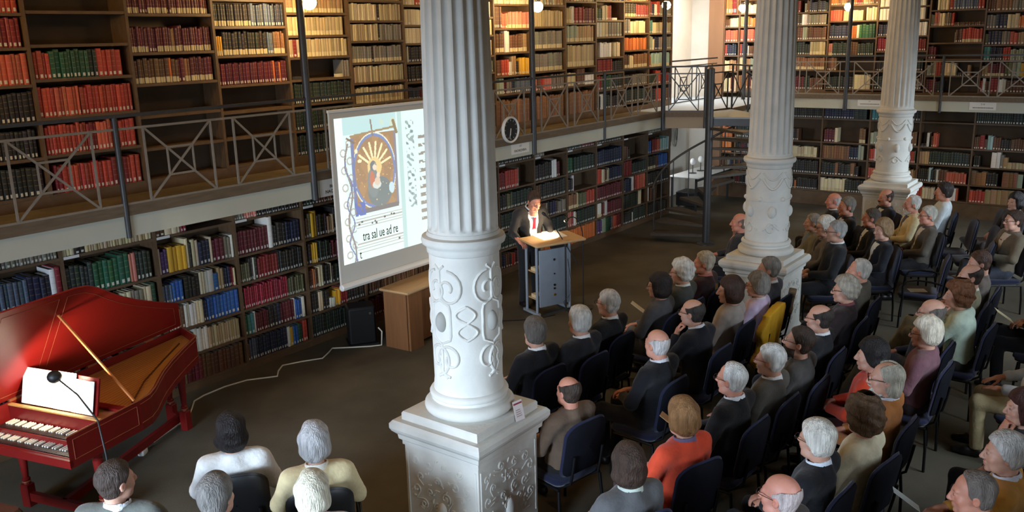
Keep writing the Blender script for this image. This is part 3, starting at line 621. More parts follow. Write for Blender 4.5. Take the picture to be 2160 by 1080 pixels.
def spiral(c, r0, r1, turns, a0, n=22, sgn=1):
    t = np.linspace(0, 1, n); a = a0 + sgn * t * turns * 2 * PI; r = r0 + (r1 - r0) * t
    return np.c_[c[0] + r * np.cos(a), c[1] + r * np.sin(a)]


def column(label, x, y, hc, zc, zb, zr, rd, rtop, kind):
    o = thing('column', label, 'column', (x, y, 0), 0, 'white carved columns')
    hd = hc * 0.82
    MB().sq([(hd * 1.12, 0), (hd * 1.12, 0.12), (hd * 1.02, 0.17), (hd, 0.19), (hd, zc - 0.2)]).build('pedestal', M_stone, o)
    MB().sq([(hd, zc - 0.2), (hd + 0.012, zc - 0.195), (hd + 0.012, zc - 0.165), (hd + 0.03, zc - 0.15), (hd + 0.035, zc - 0.115), (hc - 0.012, zc - 0.085), (hc, zc - 0.06), (hc, zc - 0.025), (hc - 0.02, zc), (0.05, zc)]).build('pedestal_cornice', M_stone, o)
    p = MB().sq([(hc * 0.84, zc), (hc * 0.84, zc + 0.05), (hc * 0.82, zc + 0.062), (0.05, zc + 0.062)]).build('plinth', M_stone, o)
    z0 = zc + 0.062; rt = hc * 0.78
    prof = [(rt * 0.9, z0)]
    for a in np.linspace(-80, 80, 7): prof.append((rt - 0.045 + 0.045 * math.cos(math.radians(a)), z0 + 0.045 + 0.045 * math.sin(math.radians(a))))
    prof += [(rt - 0.03, z0 + 0.092), (rd + 0.028, z0 + 0.1), (rd + 0.024, z0 + 0.118), (rd + 0.036, z0 + 0.126), (rd + 0.04, z0 + 0.145), (rd + 0.03, z0 + 0.162), (rd + 0.008, z0 + 0.17), (rd + 0.004, zb)]
    MB().lathe(prof, 40).build('base_moulding', M_stone, o, 50)
    drum = MB().lathe([(rd + 0.004, zb), (rd, zb + 0.03), (rd * 1.01, (zb + zr) / 2), (rd, zr - 0.1)], 48).build('carved_drum', M_stone, o, 50)
    rr = rd * 1.17
    MB().lathe([(rd, zr - 0.1), (rd + 0.012, zr - 0.09), (rd + 0.014, zr - 0.06), (rd + 0.02, zr - 0.045), (rr, zr - 0.03), (rr + 0.008, zr - 0.005), (rr, zr + 0.02), (rd + 0.012, zr + 0.03), (rd + 0.004, zr + 0.055)], 48).build('ring_moulding', M_stone, o, 50)
    # fluted shaft
    nf, ns = 20, 8; th = np.arange(nf * ns) * 2 * PI / (nf * ns); ph = (np.arange(nf * ns) % ns) / ns
    fl = np.where(ph < 0.78, np.sin(np.clip(ph / 0.78, 0, 1) * PI), 0.0) ** 0.8
    sh = MB(); rings = []; zs = [zr + 0.05, zr + 0.075, zr + 0.085, zr + 0.1, zr + 0.13] + list(np.linspace(zr + 0.3, 5.15, 9))
    for z in zs:
        t = (z - zr) / (5.15 - zr); r = rd * 1.0 * (1 - t) + rtop * t + 0.008 * math.sin(PI * t)
        dep = 0.024 * float(np.clip((z - zr - 0.075) / 0.045, 0, 1)) ** 0.5
        q = r - dep * fl; rings.append(np.c_[q * np.cos(th), q * np.sin(th), np.full(len(th), z)])
    sh.loft(rings).build('fluted_shaft', M_stone, o, 35)
    MB().lathe([(rtop, 5.15), (rtop + 0.03, 5.17), (rtop + 0.03, 5.2), (rtop, 5.22), (rtop + 0.1, 5.42)], 40).build('capital', M_stone, o, 50)
    MB().sq([(rtop + 0.12, 5.42), (rtop + 0.12, 5.6)]).build('abacus', M_stone, o)
    # carved relief
    zl, zh = zb + 0.05, zr - 0.12; H = zh - zl

    def wrap(pl, rad=0.009, off=0.002):
        return np.c_[(rd + off) * np.cos(pl[:, 0]), (rd + off) * np.sin(pl[:, 0]), pl[:, 1]], rad
    rel = MB()
    if kind == 0:
        for k in range(4):
            a0 = math.atan2(-y, -x) + k * PI / 2
            for zc_, s in ((zl + 0.77 * H, 1), (zl + 0.2 * H, -1)):
                for sg in (-1, 1):
                    q = spiral((0, 0), 0.15 * H, 0.03 * H, 1.35, PI / 2 * s, 26, sg); q = np.c_[a0 + 0.05 + sg * 0.16 * H / rd + q[:, 0] / rd * 0.85, zc_ + q[:, 1]]
                    rel.tube(wrap(q)[0], 0.011, 6)
            t = np.linspace(0, 1, 24)
            for sg in (-1, 1):
                q = np.c_[a0 + sg * (0.62 + 0.16 * np.sign(np.sin(t * 3 * PI)) * np.minimum(1, 6 * np.abs(np.sin(t * 3 * PI)))), zl + 0.04 * H + t * 0.92 * H]
                rel.tube(wrap(q)[0], 0.010, 6)
            q = np.c_[a0 + 0.3 * np.sin(t * 2 * PI), zl + 0.36 * H + t * 0.28 * H]; rel.tube(wrap(q)[0], 0.011, 6)
            q = np.c_[a0 - 0.25 * np.sin(t * 2 * PI), zl + 0.36 * H + t * 0.28 * H]; rel.tube(wrap(q)[0], 0.010, 6)
            for b_ in (a0 + PI / 4, a0 - PI / 4):
                rel.sphere(((rd - 0.004) * math.cos(b_), (rd - 0.004) * math.sin(b_), zl + 0.5 * H), (0.045, 0.045, 0.075), 14, 10)
    else:
        for k in range(6):
            a0 = math.atan2(-y, -x) + 0.2 + k * PI / 3; t = np.linspace(0, 1, 16)
            q = np.c_[a0 + (t - 0.5) * 0.9, zh - 0.1 * H - 0.14 * H * np.sin(t * PI)]; rel.tube(wrap(q)[0], 0.016, 6)
            q = np.c_[a0 + (t - 0.5) * 0.9, zh - 0.02 * H - 0.1 * H * np.sin(t * PI)]; rel.tube(wrap(q)[0], 0.01, 6)
            q = np.c_[a0 + (t - 0.5) * 1.0, np.full(16, zl + 0.6 * H)]; rel.tube(wrap(q)[0], 0.012, 6)
            q = spiral((0, 0), 0.09 * H, 0.02 * H, 1.2, 0, 16); q = np.c_[a0 + q[:, 0] / rd, zl + 0.22 * H + q[:, 1]]; rel.tube(wrap(q)[0], 0.010, 6)
            q = np.c_[a0 + (t - 0.5) * 0.8, zl + 0.3 * H - 0.1 * H * np.abs(t - 0.5) * 2]; rel.tube(wrap(q)[0], 0.012, 6)
            rel.sphere((rd * math.cos(a0), rd * math.sin(a0), zl + 0.45 * H), (0.05, 0.05, 0.075), 12, 8)
            rel.sphere((rd * math.cos(a0 + 0.5), rd * math.sin(a0 + 0.5), zl + 0.62 * H), (0.03, 0.03, 0.03), 10, 6)
    rel.build('relief', M_stone, drum, 60)
    pr = MB()
    for face in range(4):
        ca, sa = math.cos(face * PI / 2), math.sin(face * PI / 2); rs = np.random.default_rng(face + 5)

        def onface(pl): return np.c_[ca * (hd + 0.001) - sa * pl[:, 0], sa * (hd + 0.001) + ca * pl[:, 0], pl[:, 1]]
        zt = zc - 0.24; z_b = 0.24
        zz_ = zt - 0.06; kk_ = 0
        while zz_ > z_b + 0.03:
            for kx in (-0.62, -0.2, 0.2, 0.62):
                c_ = np.array((kx * hd + (0.03 if kk_ % 2 else -0.03) + rs.normal(0, 0.012), zz_ + rs.normal(0, 0.015))); r0 = rs.uniform(0.028, 0.05); sg = int(rs.choice([-1, 1])); a_0 = rs.uniform(0, 6.28)
                sp_c = spiral(c_, r0, 0.008, rs.uniform(0.9, 1.5), a_0, 16, sg); tail = sp_c[0] + np.outer(np.linspace(1, 0.1, 5), (np.array((math.cos(a_0 - sg * 1.4), math.sin(a_0 - sg * 1.4))) * 0.055))
                pl_ = np.concatenate([tail, sp_c]); pl_ = pl_[(np.abs(pl_[:, 0]) < hd * 0.9) & (pl_[:, 1] < zt) & (pl_[:, 1] > z_b)]
                if len(pl_) > 4: pr.tube(onface(pl_), np.linspace(0.004, 0.0085, len(pl_)), 5)
                for q_ in range(2):
                    b_ = c_ + rs.normal(0, 0.045, 2); e2 = b_ + rs.normal(0, 0.022, 2)
                    if max(abs(b_[0]), abs(e2[0])) < hd * 0.88 and z_b < min(b_[1], e2[1]) and max(b_[1], e2[1]) < zt: pr.tube(onface(np.array([b_, (b_ + e2) / 2 + rs.normal(0, 0.004, 2), e2])), [0.004, 0.009, 0.003], 5)
            zz_ -= 0.105; kk_ += 1
        for sx in (-1, 1):
            pr.tube(onface(np.array([(sx * hd * 0.93, z_b), (sx * hd * 0.93, zt)])), 0.006, 5)
        cc = onface(np.array([(0.0, max(z_b + 0.12, zt - 0.42))]))[0]
        pr.sphere(cc, (0.03 + 0.02 * abs(sa), 0.03 + 0.02 * abs(ca), 0.09), 12, 8)
    pr.build('relief', M_stone, bpy.data.objects[[c for c in o.children if c.name.startswith('pedestal') and 'cornice' not in c.name][0].name], 60)
    return o


column('nearest white carved column with fluted shaft, dividing the front audience', 4.55, 3.88, 0.423, 1.06, 1.34, 2.40, 0.248, 0.195, 0)
column('middle white column with garland carving, rising among the seated rows', 10.16, 3.81, 0.425, 1.05, 1.2, 2.26, 0.255, 0.2, 1)
column('rearmost white carved column before the far bookcases', 16.0, 3.82, 0.43, 1.1, 1.29, 2.36, 0.265, 0.21, 1)
M_paper = mat('paper_white', (240, 238, 230), 0.8)
lf = thing('leaflet', 'small printed leaflet leaning on the nearest column plinth', 'leaflet', (4.66, 3.50, 1.062), math.radians(-8))
MB().box(-0.045, 0.045, -0.0008, 0.0008, 0, 0.145, Matrix.Rotation(math.radians(-14), 4, 'X')).build('card', mat('leaflet_card', (226, 214, 210), 0.6), lf)
MB().box(-0.042, 0.042, -0.0016, -0.0009, 0.118, 0.13, Matrix.Rotation(math.radians(-14), 4, 'X')).build('red_band', mat('leaflet_red', (150, 40, 60), 0.6), lf)
for zz_ in (0.03, 0.045, 0.06, 0.075):
    MB().box(-0.03, 0.03 - zz_ * 0.2, -0.0016, -0.0009, zz_, zz_ + 0.006, Matrix.Rotation(math.radians(-14), 4, 'X')).build('print_line', mat('leaflet_grey', (160, 140, 140), 0.6), lf)

# ------------------------------------------------------------------ projection screen
SX0, SX1, SYY, SZ0, SZ1 = 6.63, 8.63, 7.55, 0.98, 2.98
ps = thing('projection_screen', 'white projection screen showing an illuminated manuscript page', 'screen', (SX0, SYY, 0))
M_scr = mat('screen_fabric', (200, 198, 190), 0.85, spec=0.2)
MB().box(0, SX1 - SX0, 0.0, 0.006, SZ0, SZ1).build('fabric', M_scr, ps)
MB().box(-0.012, 0.004, -0.002, 0.014, SZ0 - 0.02, SZ1).build('edge_strip', mat('screen_edge', (226, 222, 212), 0.8), ps)
MB().lathe([(0.03, -0.03), (0.042, -0.02), (0.042, 2.02), (0.03, 2.03)], 8).build('bottom_case', M_white, ps).matrix_local = Matrix.Translation((0, -0.02, SZ0 - 0.035)) @ Matrix.Rotation(PI / 2, 4, 'Y')
MB().box(-0.02, 2.02, -0.012, 0.018, SZ1 - 0.01, SZ1 + 0.02).build('top_rail', M_white, ps)
# the projected page, painted on a fine grid (8 mm)
IX0, IX1, IZ0, IZ1 = 0.06, 1.9, 1.2, 2.9
nu, nvv = 230, 212
U, Vv = np.meshgrid((np.arange(nu) + 0.5) / nu * (IX1 - IX0) / 1.17, (np.arange(nvv) + 0.5) / nvv * (IZ1 - IZ0))   # V from bottom
T = (IZ1 - IZ0) - Vv                                                                              # from top
IM = np.zeros((nvv, nu, 3)); IM[:] = (212, 238, 232)
rs = np.random.default_rng(3)
nz = sum(np.sin(U * a + T * b + c) for a, b, c in rs.uniform(-40, 40, (9, 3))) / 9; nz2 = sum(np.sin(U * a + T * b + c) for a, b, c in rs.uniform(-110, 110, (9, 3))) / 9


def blend(mask, c, a=1.0):
    m = (mask * a)[..., None]; IM[:] = IM * (1 - m) + np.array(c, float) * m


def ell(cx, cy, rx, ry): return (((U - cx) / rx) ** 2 + ((T - cy) / ry) ** 2)


def seg(x0, y0, x1, y1, wd):
    dx, dy = x1 - x0, y1 - y0; t = np.clip(((U - x0) * dx + (T - y0) * dy) / (dx * dx + dy * dy), 0, 1)
    return (np.hypot(U - x0 - t * dx, T - y0 - t * dy) < wd).astype(float)


blend((T < 0.2) & (U < 0.84), (176, 214, 214)); blend(((nz > 0.2) & (T < 0.25) & (U > 0.4) & (U < 0.84)).astype(float), (196, 214, 190), 0.8)
blend((U < 0.1).astype(float), (226, 246, 240))
fr_ = (U > 0.2) & (U < 0.82) & (T > 0.22) & (T < 1.14)
blend(fr_.astype(float), (150, 112, 62)); blend((fr_ & (nz > 0.1)).astype(float), (172, 128, 66), 0.6); blend((fr_ & (nz2 > 0.45)).astype(float), (196, 150, 84), 0.6)
ring = np.abs(np.sqrt(ell(0.5, 0.66, 0.285, 0.43)) - 1) < 0.05
blend(ring.astype(float), (96, 122, 178)); blend((np.abs(np.sqrt(ell(0.5, 0.66, 0.3, 0.45)) - 1) < 0.018).astype(float), (226, 226, 200))
blend(((np.abs(U - 0.21) < 0.02) & (T > 0.25) & (T < 1.12)).astype(float), (92, 108, 160)); blend(((np.abs(U - 0.81) < 0.018) & (T > 0.22) & (T < 1.12)).astype(float), (120, 116, 130))
blend(((np.abs(T - 1.12) < 0.03) & (U > 0.2) & (U < 0.82)).astype(float), (104, 96, 92)); blend(((U > 0.2) & (U < 0.34) & (T > 1.0) & (T < 1.16) & (nz2 > -0.2)).astype(float), (70, 92, 170))
for a in np.linspace(-2.55, -0.3, 7): blend(seg(0.5, 0.62, 0.5 + 0.24 * math.cos(a), 0.62 + 0.3 * math.sin(a), 0.013), (244, 232, 176))
blend((ell(0.5, 0.62, 0.1, 0.12) < 1).astype(float), (226, 200, 128))
blend((ell(0.56, 0.92, 0.17, 0.18) < 1).astype(float), (98, 112, 110)); blend((ell(0.47, 0.8, 0.08, 0.18) < 1).astype(float), (112, 124, 122))
blend((ell(0.46, 0.76, 0.035, 0.1) < 1).astype(float), (188, 104, 62)); blend((ell(0.52, 0.83, 0.06, 0.05) < 1).astype(float), (206, 214, 206))
blend((ell(0.48, 0.6, 0.045, 0.06) < 1).astype(float), (96, 104, 108)); blend((ell(0.5, 0.62, 0.028, 0.036) < 1).astype(float), (224, 208, 186))
blend((ell(0.545, 0.72, 0.026, 0.034) < 1).astype(float), (226, 206, 184)); blend((ell(0.53, 0.79, 0.04, 0.05) < 1).astype(float), (214, 190, 164))
blend((ell(0.73, 0.9, 0.04, 0.07) < 1).astype(float), (190, 218, 224)); blend((ell(0.26, 0.4, 0.02, 0.025) < 1).astype(float), (240, 230, 190)); blend((ell(0.3, 0.52, 0.03, 0.02) < 1).astype(float), (236, 226, 180))
for k in range(26):
    x_, y_ = rs.uniform(0.22, 0.8), rs.uniform(0.5, 1.1); blend((ell(x_, y_, 0.006, 0.006) < 1).astype(float), (230, 200, 130))
vine = np.abs(U - 0.14 - 0.035 * np.sin(T * 9)) < 0.012
blend((vine & (T > 0.3)).astype(float), (122, 112, 108)); blend(((np.abs(U - 0.14 + 0.04 * np.sin(T * 14)) < 0.009) & (T > 0.5)).astype(float), (92, 100, 150))
for k in range(14):
    y_ = 0.3 + k * 0.1; blend((np.abs(np.sqrt(ell(0.13 + 0.04 * (-1) ** k, y_, 0.035, 0.04)) - 1) < 0.22).astype(float), (150, 134, 120), 0.7)
blend(seg(0.48, 0.06, 0.5, 0.24, 0.01), (120, 104, 88)); blend(seg(0.2, 0.22, 0.82, 0.17, 0.012), (150, 120, 70)); blend(seg(0.8, 0.1, 0.84, 0.24, 0.02), (130, 110, 60)); blend(seg(0.15, 0.24, 0.24, 0.3, 0.012), (110, 90, 70))
txt = (T > 1.17) & (U > 0.2) & (U < 0.86)
blend(txt.astype(float), (218, 240, 232))
for y_ in (1.2, 1.235, 1.27, 1.305, 1.5, 1.535, 1.57, 1.605): blend(((np.abs(T - y_) < 0.005) & (U > 0.2) & (U < 0.86)).astype(float), (146, 132, 120), 0.8)
for x_, y_ in ((0.24, 1.26), (0.28, 1.24), (0.42, 1.28), (0.46, 1.26), (0.48, 1.29), (0.7, 1.22), (0.74, 1.23), (0.8, 1.55), (0.6, 1.24)): blend(((np.abs(U - x_) < 0.012) & (np.abs(T - y_) < 0.012)).astype(float), (60, 50, 44))
blend(((U > 0.86) & (U < 0.92)).astype(float), (176, 208, 204))
fol = (U > 0.98) & (U < 1.1) & (T > 0.12) & (T < 1.2) & (nz2 + 0.5 * nz > 0.1)
blend(fol.astype(float), (128, 150, 150), 0.85); blend(((U > 0.98) & (U < 1.1) & (T > 0.12) & (T < 1.2) & (nz2 > 0.4)).astype(float), (90, 96, 120), 0.7)
tx2 = (U > 1.16) & (U < 1.75) & (T > 0.3) & (T < 1.4) & (np.sin(T * 60) > 0.2) & (nz2 > -0.25)
blend(tx2.astype(float), (110, 96, 84), 0.8)
cell = np.array([lin(c) for c in np.clip(IM, 0, 255).reshape(-1, 3)])
gx = np.linspace(IX0, IX1, nu + 1); gz = np.linspace(IZ0, IZ1, nvv + 1); GX, GZ = np.meshgrid(gx, gz)
V_s = np.c_[GX.ravel(), np.full(GX.size, -0.0015), GZ.ravel()]
ii = (np.arange(nvv)[:, None] * (nu + 1) + np.arange(nu)[None, :]).ravel(); Q = np.c_[ii, ii + 1, ii + nu + 2, ii + nu + 1]
me = bpy.data.meshes.new('projected_page'); me.from_pydata(V_s.tolist(), [], Q.tolist())
ca_ = me.color_attributes.new('col', 'FLOAT_COLOR', 'CORNER'); ca_.data.foreach_set('color', np.repeat(np.c_[cell, np.ones(len(cell))], 4, axis=0).astype(np.float32).ravel())
M_img = mat('projected_light', (255, 255, 255), 0.9, attr='col', emit=0.85); M_img.node_tree.nodes['Principled BSDF'].inputs['Base Color'].default_value = (0.4, 0.4, 0.4, 1)
for l in list(M_img.node_tree.links):
    if l.to_socket.name == 'Base Color': M_img.node_tree.links.remove(l)
pp = put('projected_page', me, M_img, ps)
M_ink = mat('ink', (48, 40, 34), 0.9)
for s, x_, z_, sz in (('tra sal ue ad re', IX0 + 0.62, IZ1 - 1.42, 0.14), ('t', IX0 + 0.27, IZ1 - 1.63, 0.13)):
    me = text_mesh(s, sz); o = put('lettering', me, M_ink, pp); o.matrix_local = Matrix.Translation((x_, -0.003, z_)) @ Matrix.Rotation(PI / 2, 4, 'X') @ Matrix.Diagonal((0.7, 1.2, 1, 1))

# ------------------------------------------------------------------ wooden table under the screen, loudspeaker
M_beech = mat('beech_top', (196, 158, 112), 0.45, var=0.1, vscale=5, stretch=(1, 10, 10)); M_oakp = mat('brown_veneer', (138, 92, 56), 0.5, var=0.14, vscale=4, stretch=(6, 6, 0.6))
tb = thing('table', 'wooden panel-legged table below the projection screen', 'table', (7.3, 7.2, 0), math.radians(4))
MB().rbox(0, 1.35, -0.04, 0.42, 0.735, 0.765, 0.02).build('tabletop', M_beech, tb, 30)
MB().bar((0.06, 0.2, 0), (0.06, 0.2, 0.735), 0.03, 0.36).build('end_panel', M_oakp, tb)
MB().bar((1.28, 0.2, 0), (1.28, 0.2, 0.735), 0.03, 0.36).build('end_panel', M_oakp, tb)
MB().box(0.075, 1.265, 0.06, 0.085, 0.04, 0.735).build('front_panel', M_oakp, tb)
MB().box(0.05, 0.3, -0.02, 0.01, 0, 0.735).build('corner_panel', M_oakp, tb)
M_blk = mat('black_plastic', (26, 26, 27), 0.5, var=0.1, vscale=20)
sp_ = thing('loudspeaker', 'black loudspeaker standing on the floor by the table', 'loudspeaker', (7.27, 7.97, 0), math.radians(-35))
MB().rbox(-0.17, 0.17, -0.15, 0.15, 0.02, 0.5, 0.03).build('cabinet', M_blk, sp_, 30)
MB().rbox(-0.15, 0.15, -0.165, -0.148, 0.05, 0.47, 0.006).build('grille', mat('speaker_grille', (20, 20, 20), 0.8, bump=0.6, bscale=300), sp_, 30)
MB().lathe([(0.05, 0), (0.055, 0.01), (0.02, 0.014)], 16).build('knob', mat('chrome', (180, 180, 180), 0.25, metal=1), sp_, 30).matrix_local = Matrix.Translation((0.1, -0.166, 0.42)) @ Matrix.Rotation(PI / 2, 4, 'X') @ Matrix.Scale(0.3, 4)
MB().box(-0.19, 0.19, -0.17, 0.17, 0, 0.02).build('foot_plate', M_blk, sp_)

# ------------------------------------------------------------------ lectern, lamps, microphone
AL = math.radians(-22)
lc = thing('lectern', 'grey steel lectern with beech top, at which the speaker stands', 'lectern', (9.565, 6.56, 0), AL)
M_steel = mat('lectern_steel', (142, 150, 160), 0.5, metal=0.1, var=0.06, vscale=6)
MB().rbox(-0.42, 0.40, -0.16, 0.30, 1.045, 1.075, 0.02).build('top_board', M_beech, lc, 30).rotation_euler = (math.radians(4), 0, 0)
MB().rbox(-0.24, 0.25, -0.022, 0.0, 0.13, 0.93, 0.008).build('front_panel', M_steel, lc, 30)
for sx in (-0.27, 0.27):
    for sy in (0.0, 0.26):
        MB().lathe([(0.02, 0.05), (0.02, 1.04)], 10, (sx, sy, 0)).build('leg', M_steel, lc, 40)
    MB().rbox(sx - 0.025, sx + 0.025, -0.06, 0.34, 0.02, 0.055, 0.012).build('foot', M_steel, lc, 30)
for z in (0.22, 0.6): MB().box(-0.25, 0.25, 0.0, 0.26, z, z + 0.018).build('shelf', M_beech, lc)
MB().box(-0.05, 0.2, -0.03, 0.0, 0.94, 1.0).build('socket_strip', M_blk, lc)
for z, r_ in ((0.78, 0.016), (0.58, 0.01), (0.42, 0.016), (0.37, 0.014)):
    MB().lathe([(r_, 0), (r_, 0.012), (r_ * 0.6, 0.014)], 12).build('socket', M_blk, lc, 40).matrix_local = Matrix.Translation((0.0, -0.022, z)) @ Matrix.Rotation(PI / 2, 4, 'X')
MB().lathe([(0.018, 0), (0.018, 0.01), (0.01, 0.012)], 12).build('brass_button', mat('brass', (214, 176, 96), 0.3, metal=0.9), lc, 40).matrix_local = Matrix.Translation((0.0, -0.022, 0.28)) @ Matrix.Rotation(PI / 2, 4, 'X')
for z, nm in ((0.618, 'notepad'), (0.238, 'notepad')):
    o = MB().rbox(-0.24, -0.12, 0.02, 0.2, 0, 0.05, 0.005).build('notepad', mat('notepad_cream', (220, 196, 150), 0.7)); tag(o, 'cream notepad lying on the %s shelf of the lectern' % ('upper' if z > 0.5 else 'lower'), 'notepad')
    o.matrix_world = Matrix.Translation((9.565, 6.56, z)) @ Matrix.Rotation(AL, 4, 'Z')
for k, (dx, dy, a, lab) in enumerate(((-0.06, 0.12, 0.05, 'left loose manuscript sheet lying on the lectern top'), (0.12, 0.14, -0.1, 'right loose manuscript sheet lying on the lectern top'))):
    o = MB().box(-0.12, 0.12, -0.16, 0.16, 0, 0.003).build('paper_sheet', M_paper); tag(o, lab, 'paper')
    o.matrix_world = Matrix.Translation((9.565, 6.56, 1.0755 + 0.002 * k)) @ Matrix.Rotation(AL, 4, 'Z') @ Matrix.Translation((dx, dy, 0.011 + 0.07 * (dy - 0.13))) @ Matrix.Rotation(math.radians(4), 4, 'X') @ Matrix.Rotation(a, 4, 'Z')


def spot(parent, loc, target, power, angle, color, blend=0.6, size=0.03):
    l = bpy.data.lights.new('lamp_light', 'SPOT'); l.energy = power; l.spot_size = math.radians(angle); l.spot_blend = blend; l.color = color; l.shadow_soft_size = size
    o = bpy.data.objects.new('lamp_light', l); COL.objects.link(o); o.parent = parent; o.location = loc
    o.rotation_euler = (Vector(target) - Vector(loc)).to_track_quat('-Z', 'Y').to_euler(); return o


WARM = (1.0, 0.78, 0.5)
fl_ = thing('gooseneck_lamp', 'black floor-standing gooseneck lamp bent over the lectern', 'lamp', (9.98, 6.34, 0))
MB().lathe([(0.13, 0), (0.13, 0.015), (0.03, 0.03)], 20).build('base', M_blk, fl_, 40)
neck = [(0, 0, 0.02), (0, 0, 0.6), (0.0, 0, 0.98)] + [(-0.17 + 0.17 * math.cos(a), 0.07 - 0.07 * math.cos(a), 0.98 + 0.36 * math.sin(a)) for a in np.linspace(0.15, PI / 2 + 0.3, 9)]
MB().tube(neck, 0.008, 8).build('gooseneck', M_blk, fl_, 60)
e_ = np.array(neck[-1])
MB().lathe([(0.012, 0.03), (0.022, 0.02), (0.034, -0.03), (0.03, -0.03), (0.015, 0.012)], 14).build('lamp_head', M_blk, fl_, 50).matrix_local = Matrix.Translation(e_ + [-0.03, 0.01, -0.01]) @ Matrix.Rotation(math.radians(50), 4, 'Y')
spot(fl_, e_ + [-0.05, 0.03, -0.05], (-0.46, 0.5, 1.2), 30, 115, WARM)
ms = thing('microphone_stand', 'black microphone boom stand in front of the lectern', 'microphone', (9.60, 6.38, 0), AL)
for a in (0.5, 2.6, 4.7): MB().bar((0, 0, 0.09), (0.3 * math.cos(a), 0.3 * math.sin(a), 0.012), 0.018).build('leg', M_blk, ms)
MB().lathe([(0.012, 0.06), (0.012, 0.98), (0.02, 0.985), (0.02, 1.04), (0.008, 1.045)], 10).build('pole', M_blk, ms, 40)
MB().bar((0.16, -0.05, 0.72), (-0.16, 0.1, 1.33), 0.014).build('boom', M_blk, ms)
MB().lathe([(0.008, 0), (0.014, 0.1), (0.022, 0.12), (0.024, 0.145), (0.014, 0.17)], 12).build('microphone', M_blk, ms, 50).matrix_local = Matrix.Translation((-0.16, 0.1, 1.33)) @ Matrix.Rotation(math.radians(-40), 4, 'Y') @ Matrix.Rotation(math.radians(-20), 4, 'X')
MB().tube([(0.02, -0.02, 0.8), (0.06, -0.04, 0.5), (0.05, -0.03, 0.3), (-0.05, -0.02, 0.2), (0.0, 0.0, 0.1)], 0.004, 6).build('cable', M_blk, ms, 60)
cb = MB().tube([(9.5, 6.5, 0.006), (9.2, 6.62, 0.006), (8.9, 6.95, 0.006), (8.4, 7.1, 0.006), (7.9, 7.3, 0.006)], 0.006, 6).build('floor_cable', M_blk, None, 60); tag(cb, 'black cable on the floor left of the lectern', 'cable')

# ------------------------------------------------------------------ harpsichord
HP = Matrix.Translation((2.76, 6.33, 0)) @ Matrix.Rotation(math.radians(15), 4, 'Z')
hp = thing('harpsichord', 'open red double-manual harpsichord with raised lid', 'harpsichord', (2.76, 6.33, 0), math.radians(15))
M_red = mat('red_lacquer', (118, 22, 20), 0.35, var=0.1, vscale=3); M_redlid = mat('red_lid', (130, 22, 19), 0.42, var=0.08, vscale=3); M_gold = mat('gilt_line', (150, 84, 52), 0.5, metal=0.2)
M_sb = mat('soundboard_spruce', (206, 154, 84), 0.4, var=0.12, vscale=5, stretch=(1, 12, 1)); M_key = mat('bone_key', (226, 220, 204), 0.4); M_ebony = mat('ebony_key', (40, 26, 22), 0.35)
OUT = [(0, 0), (0.73, 0), (0.86, 0.02), (1.0, 0.09), (1.15, 0.19), (1.32, 0.295), (1.55, 0.415), (1.85, 0.55), (2.17, 0.68), (2.36, 1.04), (0, 1.04)]
O_ = np.array(OUT)


def inset(P, d):
    n = len(P); r_ = []
    for i in range(n):
        a = P[i] - P[i - 1]; b = P[(i + 1) % n] - P[i]; na = np.array([-a[1], a[0]]) / np.linalg.norm(a); nb = np.array([-b[1], b[0]]) / np.linalg.norm(b)
        m = (na + nb); m /= m @ na; r_.append(P[i] + m * d)
    return np.array(r_)


ZB, ZT = 0.67, 0.92
I_ = inset(O_, 0.018); nO = len(O_)


def wall(i0, i1, z0, z1, name, m, par, Pa=O_, Pb=I_):
    q = MB()
    for i in range(i0, i1):
        a, b = Pa[i], Pa[(i + 1) % nO]; c, d = Pb[(i + 1) % nO], Pb[i]
        q.add([(*a, z0), (*b, z0), (*c, z0), (*d, z0), (*a, z1), (*b, z1), (*c, z1), (*d, z1)], [(3, 2, 1, 0), (4, 5, 6, 7), (0, 1, 5, 4), (1, 2, 6, 5), (2, 3, 7, 6), (3, 0, 4, 7)])
    return q.build(name, m, par)


wall(0, 1, ZB, ZT, 'cheek', M_red, hp); wall(1, 8, ZB, ZT, 'bentside', M_red, hp); wall(8, 9, ZB, ZT, 'tail', M_red, hp); wall(9, 10, ZB, ZT, 'spine', M_red, hp)
MB().prism(O_[:10].tolist() + [O_[10].tolist()], ZB - 0.012, ZB).build('bottom_board', M_red, hp)
sbp = [p for p in I_.tolist() if p[0] > 0.64]; sbp = [(0.64, I_[0][1])] + sbp + [(0.64, I_[-1][1])]
MB().prism(sbp, 0.835, 0.845).build('soundboard', M_sb, hp)
MB().box(0.36, 0.64, 0.02, 1.02, 0.84, 0.86).build('wrest_plank', M_sb, hp)
MB().box(0.56, 0.63, 0.02, 1.02, 0.875, 0.9).build('jack_rail', M_red, hp)
MB().tube([(0.8, 0.16, 0.85), (1.2, 0.42, 0.85), (1.7, 0.66, 0.85), (2.1, 0.84, 0.85)], 0.008, 6).build('bridge', mat('dark_wood', (96, 60, 34), 0.5), hp, 60)
for k in range(22): MB().bar((0.6, 0.08 + k * 0.042, 0.868), (min(2.2, 0.9 + k * 0.062), 0.2 + k * 0.036, 0.862), 0.0016).build('string', M_gold, hp)
MB().box(0.335, 0.36, 0.018, 1.022, 0.73, 0.9).build('nameboard', M_red, hp); MB().box(0.33, 0.365, 0.018, 1.022, 0.9, 0.912).build('nameboard_cap', M_sb, hp)
MB().box(-0.002, 0.03, 0.0, 1.04, ZB, 0.725).build('front_rail', M_red, hp)
